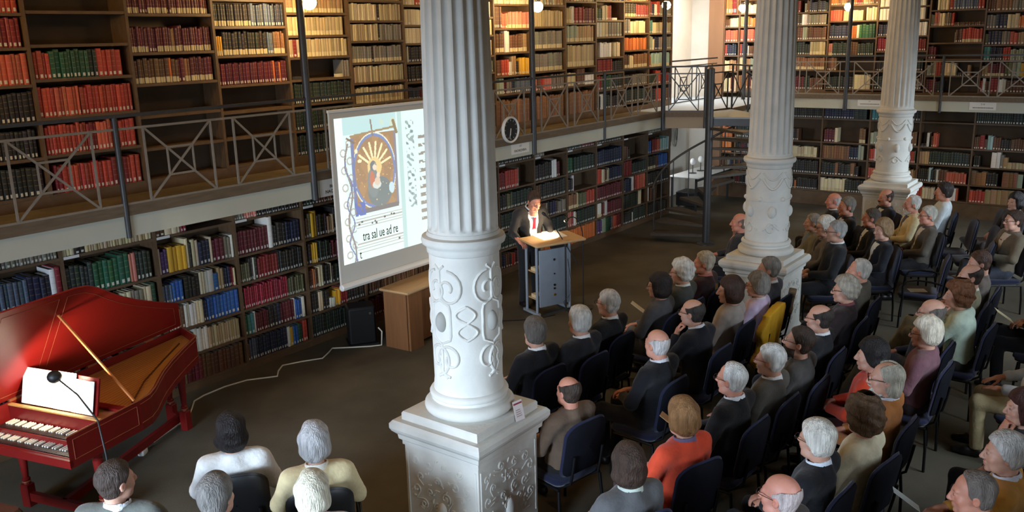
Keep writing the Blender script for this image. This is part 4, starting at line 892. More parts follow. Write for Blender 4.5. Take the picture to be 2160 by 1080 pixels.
for zk, xk, nm in ((0.735, 0.04, 'lower'), (0.785, 0.18, 'upper')):
    kb_ = MB().box(xk, 0.335, 0.03, 1.01, zk - 0.03, zk - 0.012).build('key_bed', M_ebony, hp)
    MB().box(xk - 0.012, xk, 0.03, 1.01, zk - 0.05, zk - 0.006).build('key_slip', M_red, hp)
    kw = 0.93 / 35
    kn = MB().rbox(0, 0.13 if nm == 'lower' else 0.14, 0.0012, kw - 0.0012, 0, 0.012, 0.003, 1).mesh('natural_key')
    ks_ = MB().rbox(0, 0.085, 0, 0.012, 0, 0.012, 0.003, 1).mesh('sharp_key')
    for i in range(35):
        put('natural_key', kn, M_ebony, hp, (xk + 0.003, 0.05 + i * kw, zk - 0.012))
        if i % 7 not in (2, 6): put('sharp_key', ks_, M_key, hp, (xk + 0.055, 0.05 + (i + 1) * kw - 0.006, zk))
# gilt inlay lines on the cheek and bentside
MB().tube([(0.05, -0.001, ZB + 0.05), (0.69, -0.001, ZB + 0.05), (0.69, -0.001, ZT - 0.04), (0.05, -0.001, ZT - 0.04)], 0.003, 4, True).build('gilt_line', M_gold, hp)
Bz = inset(O_, -0.001)
MB().tube([(*p, ZB + 0.05) for p in Bz[1:9]], 0.003, 4).build('gilt_line', M_gold, hp); MB().tube([(*p, ZT - 0.035) for p in Bz[1:9]], 0.003, 4).build('gilt_line', M_gold, hp)
MB().tube([(*p, ZT + 0.002) for p in O_[0:10]], 0.007, 5).build('top_edge', M_gold, hp)
# lid hinged on the spine, opened about sixty degrees over the strings
AO = math.radians(60); lid = []
for x_, y_ in OUT:
    s_ = 1.04 - y_; lid.append((x_, 1.04 - s_ * math.cos(AO), 0.935 + s_ * math.sin(AO)))
lid = np.array(lid); nl = np.array([0, math.sin(AO), math.cos(AO)]) * 0.016
lidO = MB().loft([lid, lid + nl]).build('lid', M_redlid, hp)


def lidline(pts, r_=0.002):
    q = [(x_, 1.04 - (1.04 - y_) * math.cos(AO) - 0.001, 0.935 + (1.04 - y_) * math.sin(AO) - 0.002) for x_, y_ in pts]
    MB().tube(q, r_, 4).build('gilt_line', M_gold, lidO)


L5 = inset(O_, 0.06); lidline([(0.66, 0.98)] + [(0.66, 0.06)] + L5[1:10].tolist() + [(0.66, 0.98)]); lidline([(0.06, 0.98), (0.06, 0.06), (0.58, 0.06), (0.58, 0.98), (0.06, 0.98)])
for x_ in (0.4, 1.2, 1.9): MB().bar((x_ - 0.05, 1.03, 0.93), (x_ + 0.05, 1.03, 0.93), 0.02).build('hinge', M_gold, hp)
st0 = np.array([0.70, 0.03, 0.925]); st1 = np.array([0.60, 0.62, 0.935 + 0.42 * math.tan(AO)]); st1 = np.array([0.62, 1.04 - 0.8 * math.cos(AO), 0.935 + 0.8 * math.sin(AO)])
MB().bar(st0, st1, 0.016, 0.016).build('prop_stick', mat('stick_wood', (196, 122, 66), 0.5), hp)
# music desk
MB().box(0.40, 0.415, 0.12, 0.95, 0.9, 1.2, Matrix.Translation((0.42, 0, 0.9)) @ Matrix.Rotation(math.radians(14), 4, 'Y') @ Matrix.Translation((-0.42, 0, -0.9))).build('music_desk', M_red, hp)
# stand
leg_p = [(0.03, 0.2), (0.03, 0.215), (0.022, 0.225), (0.034, 0.24), (0.034, 0.25), (0.022, 0.26), (0.026, 0.29), (0.038, 0.5), (0.042, 0.57), (0.03, 0.585), (0.045, 0.6), (0.05, ZB - 0.012)]
legm = MB().lathe(leg_p, 16).mesh('leg', 40); blkm = MB().rbox(-0.042, 0.042, -0.042, 0.042, 0.0, 0.2, 0.008, 1).mesh('leg_block')
for x_, y_ in ((0.33, 0.96), (0.33, 0.1), (1.96, 0.74), (2.05, 1.0)):
    l_ = put('leg', legm, M_red, hp, (x_, y_, 0)); put('leg_block', blkm, M_red, l_)
    MB().lathe([(0.032, 0.216), (0.036, 0.222), (0.032, 0.228)], 16).build('gilt_ring', M_gold, l_, 40)
for a, b in (((0.33, 0.14, 0.09), (0.33, 0.92, 0.09)), ((1.98, 0.78, 0.09), (2.04, 0.96, 0.09)), ((0.33, 0.55, 0.09), (2.0, 0.86, 0.09))):
    MB().bar(a, b, 0.045, 0.075).build('stretcher', M_red, hp)
# music sheets
M_sheet = mat('sheet_music', (246, 244, 236), 0.8)
for k, (y0, y1, zt, dx, lab) in enumerate(((0.56, 0.93, 0.30, 0.0, 'left white sheet of music on the harpsichord desk'), (0.34, 0.57, 0.31, -0.004, 'middle white sheet of music on the harpsichord desk'), (0.14, 0.36, 0.27, -0.009, 'right white sheet of music on the harpsichord desk'))):
    o = MB().box(0, 0.002, y0, y1, 0, zt).build('sheet_music', M_sheet); tag(o, lab, 'sheet music', 'sheets on the music desk')
    o.matrix_world = HP @ Matrix.Translation((0.385 + dx, 0, 0.915)) @ Matrix.Rotation(math.radians(14), 4, 'Y')
o = MB().rbox(0, 0.24, 0, 0.17, 0, 0.012, 0.004, 1).build('music_book', mat('music_book_cover', (206, 150, 120), 0.6)); o.matrix_world = HP @ Matrix.Translation((0.39, 0.03, 0.862)); tag(o, 'flat music book lying right of the music desk', 'book')
# reading lamp on a floor stand
rl = thing('reading_lamp', 'black gooseneck floor lamp over the harpsichord music', 'lamp', (2.95, 6.14, 0))
MB().lathe([(0.12, 0), (0.12, 0.015), (0.02, 0.03)], 20).build('base', M_blk, rl, 40)
nk = [(0, 0, 0.02), (0, 0, 0.5), (0.0, 0.01, 0.75), (0.022, 0.105, 1.0), (0.01, 0.34, 1.16), (-0.03, 0.54, 1.26)]
MB().tube(nk, [0.011, 0.011, 0.009, 0.007, 0.007, 0.007], 8).build('gooseneck', M_blk, rl, 60)
MB().sphere((-0.035, 0.575, 1.27), (0.055, 0.055, 0.05), 16, 10).build('lamp_head', M_blk, rl, 60)
spot(rl, (0.02, 0.62, 1.23), (0.3, 0.95, 1.0), 26, 160, (1.0, 0.86, 0.62))
bn = thing('piano_bench', 'brown leather harpsichord bench cut by the lower left corner', 'bench', (2.13, 6.62, 0), math.radians(15))
MB().rbox(-0.18, 0.18, -0.36, 0.36, 0.44, 0.52, 0.05, 4).build('seat', mat('brown_leather', (66, 40, 28), 0.4, bump=0.1, bscale=60), bn, 40)
MB().box(-0.16, 0.16, -0.33, 0.33, 0.4, 0.44).build('apron', M_ebony, bn)
for x_ in (-0.14, 0.14):
    for y_ in (-0.3, 0.3): MB().bar((x_, y_, 0), (x_, y_, 0.4), 0.045).build('leg', M_ebony, bn)
wc = MB().tube([(4.1, 7.55, 0.01), (4.35, 7.66, 0.008), (4.6, 7.75, 0.006), (4.78, 7.95, 0.006), (4.91, 8.1, 0.006), (5.06, 8.15, 0.006), (5.35, 8.17, 0.006), (5.61, 8.12, 0.006), (5.8, 7.98, 0.006), (5.88, 7.92, 0.006), (6.0, 8.05, 0.006), (6.14, 8.15, 0.006), (6.35, 8.06, 0.006), (6.57, 7.93, 0.006), (6.75, 8.02, 0.006), (6.88, 8.1, 0.006), (7.05, 7.9, 0.006), (7.2, 7.74, 0.006), (7.31, 7.66, 0.006), (7.29, 7.62, 0.2), (7.27, 7.66, 0.25)], 0.009, 8).build('extension_cord', mat('white_cable', (222, 216, 196), 0.5), None, 70); tag(wc, 'white extension cord snaking across the carpet to the loudspeaker', 'cable')
pa = thing('power_adapter', 'small white plug lying under the harpsichord', 'plug', (3.9, 7.41, 0), 0.6)
MB().rbox(-0.05, 0.05, -0.03, 0.03, 0, 0.05, 0.012).build('body', M_white, pa, 30); MB().lathe([(0.02, 0), (0.02, 0.004)], 12).build('socket', M_blk, pa).matrix_local = Matrix.Translation((0.051, 0, 0.025)) @ Matrix.Rotation(PI / 2, 4, 'Y')

# ------------------------------------------------------------------ clock and signs
ck = thing('wall_clock', 'round black-faced clock with white rim on the gallery railing', 'clock', (10.22, 7.735, 2.43)); ck.rotation_euler = (PI / 2, 0, 0)
MB().lathe([(0.17, -0.02), (0.19, -0.02), (0.195, 0.01), (0.185, 0.028), (0.165, 0.02), (0.165, 0.0)], 36).build('rim', M_white, ck, 40)
MB().lathe([(0.168, -0.018), (0.168, 0.006)], 36).build('dial', mat('clock_dial', (28, 30, 32), 0.5), ck)
for k in range(12):
    a = k * PI / 6; MB().bar((0.125 * math.sin(a), 0.125 * math.cos(a), 0.007), (0.15 * math.sin(a), 0.15 * math.cos(a), 0.007), 0.012, 0.003).build('hour_mark', mat('clock_grey', (150, 152, 150), 0.5), ck)
MB().bar((0, 0.02, 0.010), (-0.03, -0.13, 0.010), 0.009, 0.003).build('minute_hand', M_white, ck); MB().bar((0, 0.02, 0.012), (-0.015, -0.08, 0.012), 0.012, 0.003).build('hour_hand', M_white, ck)


def sign(label, loc, rz, w_, h_, lines):
    s = thing('sign', label, 'sign', loc, rz, 'white section signs on the gallery fascia')
    MB().box(-w_ / 2, w_ / 2, -0.004, 0.0, -h_ / 2, h_ / 2).build('plate', mat('sign_white', (222, 220, 212), 0.6), s)
    for t_, z_, sz in lines:
        if isinstance(t_, float):
            x_ = -t_ / 2; q = MB()
            while x_ < t_ / 2:
                l_ = random.uniform(0.008, 0.02); q.box(x_, x_ + l_, -0.0052, -0.0042, z_ - sz / 2, z_ + sz / 2); x_ += l_ + 0.005
            q.build('print_line', mat('sign_ink_grey', (130, 128, 124), 0.7), s)
        else:
            o = put('lettering', text_mesh(t_, sz), M_ink, s); o.matrix_local = Matrix.Translation((0, -0.005, z_)) @ Matrix.Rotation(PI / 2, 4, 'X')


sign('white section sign half hidden by the projection screen', (6.83, 7.772, 2.1), 0, 0.46, 0.2, (('I', 0.065, 0.05), ('BIOGR.', 0.01, 0.05), ('NACHSCHL.', -0.05, 0.055)))
sign('white section sign lettered FACHLEXIKA below the clock', (10.5, 7.772, 2.125), 0, 0.45, 0.15, (('1 F', 0.035, 0.045), ('FACHLEXIKA', -0.03, 0.052)))
sign('white section sign left of the rear column', (18.5, 4.94, 2.275), -PI / 2, 0.46, 0.125, (('27', 0.03, 0.035), (0.36, -0.02, 0.018)))
sign('white section sign at the right of the far gallery', (18.5, 2.9, 2.265), -PI / 2, 0.45, 0.14, (('2 H', 0.035, 0.045), (0.34, -0.03, 0.022)))

# ------------------------------------------------------------------ spiral stair
SCX, SCY = 14.43, 6.53
ss = thing('spiral_stair', 'dark steel spiral stair winding up to the corner landing', 'staircase', (SCX, SCY, 0))
M_tread = mat('stair_tread', (74, 66, 56), 0.6, metal=0.1, var=0.15, vscale=6)
MB().lathe([(0.16, 0), (0.16, 0.02), (0.068, 0.04), (0.068, 3.12), (0.03, 3.15)], 20).build('pole', M_post, ss, 40)
NS = 12; A0 = math.radians(114); DA = -math.radians(19.5); RO = 1.0
rail = []
for i in range(NS):
    z = 2.29 * (i + 1) / (NS + 1); a = A0 + DA * i; P = [(0.06, a - DA * 0.1)] + [(RO, a + t * DA * 1.12) for t in (0, 0.33, 0.66, 1)] + [(0.06, a + DA * 1.1)]
    MB().prism([(r * math.cos(q), r * math.sin(q)) for r, q in P], z - 0.045, z).build('tread', M_tread, ss)
    q = a + DA * 0.5; MB().lathe([(0.011, z), (0.011, z + 0.9)], 8, ((RO - 0.03) * math.cos(q), (RO - 0.03) * math.sin(q), 0)).build('baluster', M_post, ss, 40)
for i in range(4 * NS + 1):
    f_ = i / 4; q = A0 + DA * f_; rail.append(((RO - 0.03) * math.cos(q), (RO - 0.03) * math.sin(q), 2.29 * (f_ + 0.5) / (NS + 1) + 0.9))
MB().tube(rail, 0.02, 8).build('handrail', M_post, ss, 60)
aT = A0 + DA * NS
pl = [(0.06 * math.cos(aT), 0.06 * math.sin(aT))] + [(1.05 * math.cos(aT - t), 1.05 * math.sin(aT - t)) for t in np.linspace(0, 0.75, 5)] if False else None
tp = [(0.05, -0.05), (0.35, -0.98), (0.75, -0.72), (1.65, 0.30), (0.89, 0.49)]
MB().prism(tp, 2.2, 2.29).build('top_platform', mat('landing_deck', (150, 158, 162)), ss)
MB().bar((0.35, -0.98, 2.16), (0.75, -0.72, 2.16), 0.03, 0.2).build('platform_edge', M_post, ss); MB().bar((0.05, -0.05, 2.2), (0.35, -0.98, 2.2), 0.03, 0.12).build('platform_edge', M_post, ss)
for q in ((0.75, -0.72), (1.2, -0.21), (1.65, 0.30)): MB().lathe([(0.02, 2.2), (0.02, 3.13)], 8, (*q, 0)).build('platform_post', M_post, ss, 40)
MB().bar((0.75, -0.72, 3.13), (1.65, 0.30, 3.13), 0.04, 0.03).build('platform_rail', M_post, ss)
for k in range(2):
    a = np.array((0.75 + 0.45 * k, -0.72 + 0.51 * k)); b = np.array((1.2 + 0.45 * k, -0.21 + 0.51 * k))
    MB().bar((*a, 2.31), (*b, 3.0), 0.012, 0.02).build('diagonal_bar', M_post, ss); MB().bar((*a, 3.0), (*b, 2.31), 0.012, 0.02).build('diagonal_bar', M_post, ss)

# ------------------------------------------------------------------ white table and cables in the niche
wt = thing('table', 'white-topped table in the corner niche behind the stair', 'table', (17.0, 7.92, 0))
MB().rbox(0, 1.78, 0, 0.68, 0.715, 0.74, 0.01).build('tabletop', M_white, wt, 30)
for x_ in (0.06, 1.72):
    for y_ in (0.06, 0.62): MB().bar((x_, y_, 0), (x_, y_, 0.715), 0.04).build('leg', M_post, wt)
MB().box(0.04, 1.74, 0.05, 0.07, 0.64, 0.715).build('apron', M_post, wt)
crt = thing('trolley', 'dark equipment trolley standing under the white table', 'trolley', (17.15, 8.0, 0))
MB().rbox(0, 0.5, 0.05, 0.5, 0.08, 0.38, 0.02).build('body', M_blk, crt, 30)
for x_ in (0.06, 0.44):
    for y_ in (0.1, 0.45): MB().lathe([(0.035, -0.015), (0.035, 0.015)], 12).build('wheel', M_post, crt, 40).matrix_local = Matrix.Translation((x_, y_, 0.036)) @ Matrix.Rotation(PI / 2, 4, 'Y')
    MB().bar((x_, 0.12, 0.09), (x_, 0.43, 0.09), 0.02).build('axle_frame', M_post, crt)
MB().bar((0.05, 0.06, 0.36), (0.05, 0.06, 0.5), 0.02).build('handle', M_white, crt); MB().bar((0.05, 0.06, 0.5), (0.45, 0.06, 0.5), 0.02).build('handle', M_white, crt)
for k, x_ in enumerate((17.55, 17.95)):
    d_ = thing('desk_lamp', ('left' if k == 0 else 'right') + ' small white-headed lamp on the niche table', 'lamp', (x_, 8.3, 0.74), 0, 'desk lamps in the niche')
    MB().lathe([(0.08, 0), (0.08, 0.015), (0.01, 0.02), (0.01, 0.2)], 16).build('stem', M_post, d_, 40); MB().sphere((0, 0, 0.26), (0.075, 0.06, 0.075), 14, 10).build('shade', M_white, d_, 60)
for k, x_ in enumerate((17.6, 17.95, 18.3, 18.6)):
    h_ = thing('hanging_cable', ['first', 'second', 'third', 'fourth'][k] + ' grey cable loop from left hung on the niche wall', 'cable', (x_, 9.28, 1.75), 0, 'cables hung in the niche')
    MB().bar((0, 0.02, 0), (0, -0.05, 0.01), 0.015).build('hook', M_post, h_); t_ = np.linspace(0, 2 * PI, 20)[:-1]
    MB().tube(np.c_[0.08 * np.sin(t_), np.full(19, -0.03), -0.28 + 0.3 * np.cos(t_)], 0.014, 6, True).build('loop', mat('grey_rubber', (110, 106, 96), 0.7), h_, 60)
    MB().tube(np.c_[0.04 * np.sin(t_) + 0.02, np.full(19, -0.045), -0.22 + 0.22 * np.cos(t_)], 0.012, 6, True).build('loop', mat('grey_rubber2', (86, 82, 76), 0.7), h_, 60)
# ------------------------------------------------------------------ chairs
M_navy = mat('navy_upholstery', (32, 35, 60), 0.9, var=0.12, vscale=30, bump=0.15, bscale=400, spec=0.15, sheen=0.3)
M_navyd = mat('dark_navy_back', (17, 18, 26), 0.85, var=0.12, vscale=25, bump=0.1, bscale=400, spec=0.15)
M_frame = mat('black_tube', (22, 22, 24), 0.4, metal=0.3)
M_shell = mat('black_shell', (20, 20, 22), 0.45)


def pad_back(w0, w1, z0, z1, t, y0, tilt, curve, m=14):
    """rounded upholstered backrest: front and rear sheets joined round the edge"""
    def outline():
        P = []
        hw0, hw1 = w0 / 2, w1 / 2
        for a in np.linspace(-90, 0, 5): P.append((hw0 - 0.06 + 0.06 * math.cos(math.radians(a)), z0 + 0.06 + 0.06 * math.sin(math.radians(a))))
        for a in np.linspace(0, 90, 7): P.append((hw1 - 0.15 + 0.15 * math.cos(math.radians(a)), z1 - 0.11 + 0.11 * math.sin(math.radians(a))))
        return P + [(-x, z) for x, z in reversed(P)]
    o = np.array(outline()); c = np.array([0, (z0 + z1) / 2])
    rings = []
    for s, yy in ((0.0, -1.0), (0.6, -1.0), (0.9, -0.8), (1.0, 0.0), (0.9, 0.8), (0.6, 1.0), (0.0, 1.0)):
        q = c + (o - c) * max(s, 0.02); y = y0 - tilt * (q[:, 1] - z0) + curve * (q[:, 0] / (w0 / 2)) ** 2 + yy * t / 2
        rings.append(np.c_[q[:, 0], y, q[:, 1]])
    return MB().loft(rings, caps=False)


CH = {}
CH['seat'] = MB().rbox(-0.235, 0.235, -0.19, 0.27, 0.405, 0.46, 0.07, 5).mesh('seat', 50)
CH['under'] = MB().rbox(-0.22, 0.22, -0.17, 0.25, 0.385, 0.404, 0.06, 4).mesh('seat_shell', 40)
CH['back'] = pad_back(0.45, 0.44, 0.49, 0.95, 0.045, -0.215, 0.16, 0.035).mesh('backrest', 50)
CH['shell'] = pad_back(0.43, 0.42, 0.50, 0.94, 0.036, -0.238, 0.16, 0.035).mesh('back_shell', 50)
for nm, fy, sx in (('lf', 0.23, -1), ('rf', 0.23, 1), ('lr', -0.2, -1), ('rr', -0.2, 1)):
    CH[nm] = MB().tube([(sx * 0.24, fy, 0.0), (sx * 0.235, fy * 0.98, 0.2), (sx * 0.225, fy * 0.9, 0.385)], 0.0125, 8).mesh('leg', 50)
CH['rail'] = MB().tube([(0, 0.21, 0.388), (0, -0.18, 0.388)], 0.012, 8).mesh('side_rail', 50)
CH['sup'] = MB().tube([(0, -0.16, 0.39), (0, -0.235, 0.44), (0, -0.26, 0.56), (0, -0.28, 0.68)], 0.011, 8).mesh('back_support', 50)
CH['arm'] = MB().tube([(0, 0.2, 0.4), (0, 0.21, 0.56), (0, 0.17, 0.63), (0, 0.05, 0.655), (0, -0.1, 0.65), (0, -0.24, 0.62)], 0.013, 8).mesh('armrest', 50)


def chair(label, x, y, az, arms=False, black=False):
    o = thing('stacking_chair', label, 'chair', (x, y, 0), az - PI / 2, 'stacking chairs of the audience')
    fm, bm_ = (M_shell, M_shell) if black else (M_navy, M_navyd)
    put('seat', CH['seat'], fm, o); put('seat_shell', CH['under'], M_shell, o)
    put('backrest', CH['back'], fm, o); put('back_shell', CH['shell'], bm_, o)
    for k in ('lf', 'rf', 'lr', 'rr'): put('leg', CH[k], M_frame, o)
    for s in (-1, 1):
        put('side_rail', CH['rail'], M_frame, o, (s * 0.222, 0, 0)); put('back_support', CH['sup'], M_frame, o, (s * 0.15, 0, 0))
        if arms: put('armrest', CH['arm'], M_frame, o, (s * 0.265, 0, 0))
    return o


# ------------------------------------------------------------------ figures: smooth-union bodies meshed with surface nets
def nets(F, o, h):
    S = F < 0
    c = sum(S[i:F.shape[0] - 1 + i, j:F.shape[1] - 1 + j, k:F.shape[2] - 1 + k].astype(np.int8) for i in (0, 1) for j in (0, 1) for k in (0, 1))
    mask = (c > 0) & (c < 8); cells = np.argwhere(mask); idx = np.full(mask.shape, -1, np.int64); idx[mask] = np.arange(len(cells))
    acc = np.zeros((len(cells), 3)); cnt = np.zeros(len(cells))
    cor = [np.array((i, j, k)) for i in (0, 1) for j in (0, 1) for k in (0, 1)]
    for a in cor:
        for ax in range(3):
            if a[ax]: continue
            b = a.copy(); b[ax] = 1
            fa = F[tuple((cells + a).T)]; fb = F[tuple((cells + b).T)]; m = (fa < 0) != (fb < 0)
            t = fa[m] / (fa[m] - fb[m]); acc[m] += a + np.outer(t, b - a); cnt[m] += 1
    pos = np.array(o) + h * (cells + acc / cnt[:, None]); quads = []
    for ax in range(3):
        u, v = (ax + 1) % 3, (ax + 2) % 3
        sl0 = [slice(None)] * 3; sl1 = [slice(None)] * 3; sl0[ax] = slice(0, -1); sl1[ax] = slice(1, None)
        A, B = S[tuple(sl0)], S[tuple(sl1)]
        e = np.argwhere(A != B); e = e[(e[:, u] > 0) & (e[:, v] > 0) & (e[:, u] < F.shape[u] - 1) & (e[:, v] < F.shape[v] - 1)]
        if len(e) == 0: continue
        du = np.zeros(3, int); du[u] = 1; dv = np.zeros(3, int); dv[v] = 1
        q = np.stack([idx[tuple((e - du - dv).T)], idx[tuple((e - dv).T)], idx[tuple(e.T)], idx[tuple((e - du).T)]], 1)
        fl = ~A[tuple(e.T)]; q[fl] = q[fl][:, ::-1]; quads.append(q)
    return pos, np.concatenate(quads)


def rc(P, a, b, ra, rb):
    a = np.asarray(a, float); d = np.asarray(b, float) - a; q = P - a; t = np.clip(q @ d / max(d @ d, 1e-9), 0, 1)
    return np.sqrt(((q - t[:, None] * d) ** 2).sum(1)) - (ra + t * (rb - ra))


def el(P, c, r, R=None):
    q = P - np.asarray(c, float)
    if R is not None: q = q @ R
    r = np.asarray(r, float); k0 = np.sqrt(((q / r) ** 2).sum(1)); k1 = np.sqrt(((q / r ** 2) ** 2).sum(1)) + 1e-9
    return k0 * (k0 - 1) / k1


def smin(a, b, k):
    h = np.clip(0.5 + 0.5 * (b - a) / k, 0, 1); return b + (a - b) * h - k * h * (1 - h)


def grid(lo, hi, h):
    lo = np.array(lo, float); n = np.ceil((np.array(hi) - lo) / h).astype(int) + 1
    G = np.stack(np.meshgrid(*[lo[i] + h * np.arange(n[i]) for i in range(3)], indexing='ij'), -1)
    return lo, n, G.reshape(-1, 3)


def solid(fn, lo, hi, h):
    lo, n, P = grid(lo, hi, h); return nets(fn(P).reshape(n), lo, h)


def np_mesh(name, V, Q, smooth=True, col=None):
    me = bpy.data.meshes.new(name); V = np.asarray(V, np.float32); Q = np.asarray(Q, np.int32)
    me.vertices.add(len(V)); me.vertices.foreach_set('co', V.ravel())
    me.loops.add(Q.size); me.loops.foreach_set('vertex_index', Q.ravel())
    me.polygons.add(len(Q)); me.polygons.foreach_set('loop_start', np.arange(len(Q), dtype=np.int32) * 4)
    me.update(calc_edges=True)
    if smooth: me.shade_smooth()
    if col is not None:
        a = me.color_attributes.new('col', 'FLOAT_COLOR', 'POINT'); a.data.foreach_set('color', np.c_[col, np.ones(len(col))].astype(np.float32).ravel())
    return me


# --- head (forward +Y), centre of skull at origin
def f_head(P, sex):
    w_ = 1.0 if sex == 'm' else 0.95
    d = el(P, (0, -0.012, 0.036), (0.075 * w_, 0.097, 0.086))
    d = smin(d, el(P, (0, 0.028, -0.035), (0.058 * w_, 0.066, 0.084)), 0.03)
    for s in (-1, 1):
        d = smin(d, el(P, (s * 0.036, 0.06, -0.026), (0.027, 0.026, 0.028)), 0.018)
        d = smin(d, el(P, (s * 0.045, 0.03, -0.08), (0.02, 0.035, 0.024)), 0.03)
    d = smin(d, el(P, (0, 0.074, -0.102), (0.024, 0.02, 0.019)), 0.022)
    d = smin(d, el(P, (0, 0.082, 0.026), (0.046, 0.014, 0.011)), 0.016)
    for s in (-1, 1): d = np.maximum(d, -el(P, (s * 0.031, 0.104, 0.006), (0.017, 0.016, 0.011))) * 0.7 + d * 0.3
    d = smin(d, rc(P, (0, 0.092, 0.018), (0, 0.116, -0.026), 0.009, 0.0125), 0.014)
    for s in (-1, 1):
        d = smin(d, el(P, (s * 0.012, 0.103, -0.03), (0.009, 0.012, 0.008)), 0.008)
        d = smin(d, el(P, (s * 0.030, 0.088, 0.007), (0.0125, 0.010, 0.009)), 0.004)
    d = smin(d, el(P, (0, 0.094, -0.058), (0.022, 0.010, 0.007)), 0.008); d = smin(d, el(P, (0, 0.092, -0.072), (0.018, 0.010, 0.008)), 0.006)
    d = np.maximum(d, -el(P, (0, 0.108, -0.0645), (0.024, 0.012, 0.0028)))
    for s in (-1, 1):
        e = el(P, (s * 0.079 * w_, -0.008, -0.006), (0.009, 0.021, 0.032)); e = np.maximum(e, -el(P, (s * 0.090 * w_, -0.002, -0.004), (0.008, 0.012, 0.018))); d = smin(d, e, 0.008)
    return smin(d, rc(P, (0, -0.028, -0.06), (0, -0.032, -0.165), 0.053 * w_, 0.055 * w_), 0.025)


SKIN_B = np.array(lin((200, 152, 130)))


def head_mesh(sex):
    V, Q = solid(lambda P: f_head(P, sex), (-0.105, -0.13, -0.2), (0.105, 0.15, 0.14), 0.0068)
    x, y, z = V.T; tone = np.ones((len(V), 3))
    def sph(c, r): return np.clip(1.6 - np.sqrt((((V - np.array(c)) / r) ** 2).sum(1)) * 1.6, 0, 1)[:, None]
    def mixc(m, c):
        nonlocal tone
        tone = tone * (1 - m) + np.array(c) * m
    for s in (-1, 1):
        mixc(0.5 * sph((s * 0.042, 0.07, -0.03), (0.03, 0.03, 0.026)), (1.05, 0.74, 0.68)); mixc(0.5 * sph((s * 0.08, 0, 0), (0.02, 0.03, 0.04)), (1.0, 0.72, 0.66))
        mixc(np.minimum(1, 1.3 * sph((s * 0.031, 0.098, 0.007), (0.0125, 0.014, 0.0085))), (0.18, 0.16, 0.16)); mixc(0.8 * sph((s * 0.031, 0.097, 0.028), (0.024, 0.016, 0.0075)), (0.36, 0.3, 0.26))
    mixc(0.5 * sph((0, 0.118, -0.026), (0.016, 0.02, 0.016)), (1.0, 0.7, 0.64)); mixc(0.75 * sph((0, 0.1, -0.064), (0.026, 0.02, 0.015)), (0.86, 0.5, 0.48))
    return V, Q, tone


HS = 1.06
HEADS = {s: head_mesh(s) for s in 'mf'}


# --- hair styles
def f_skull(P, t, up=0.0):
    d = el(P, (0, -0.014, 0.036 + up * 0.4), (0.077 + t, 0.099 + t, 0.087 + t + up)); return smin(d, el(P, (0, -0.01, -0.03), (0.066 + t, 0.078 + t, 0.07)), 0.03)


def lumps(P, a, s, seed):
    r = np.random.default_rng(seed); d = np.zeros(len(P))
    for _ in range(7):
        k = r.normal(0, 1, 3); k = k / np.linalg.norm(k) * s * r.uniform(0.6, 1.4); d += np.sin(P @ k + r.uniform(0, 6.28))
    return a * d / 3


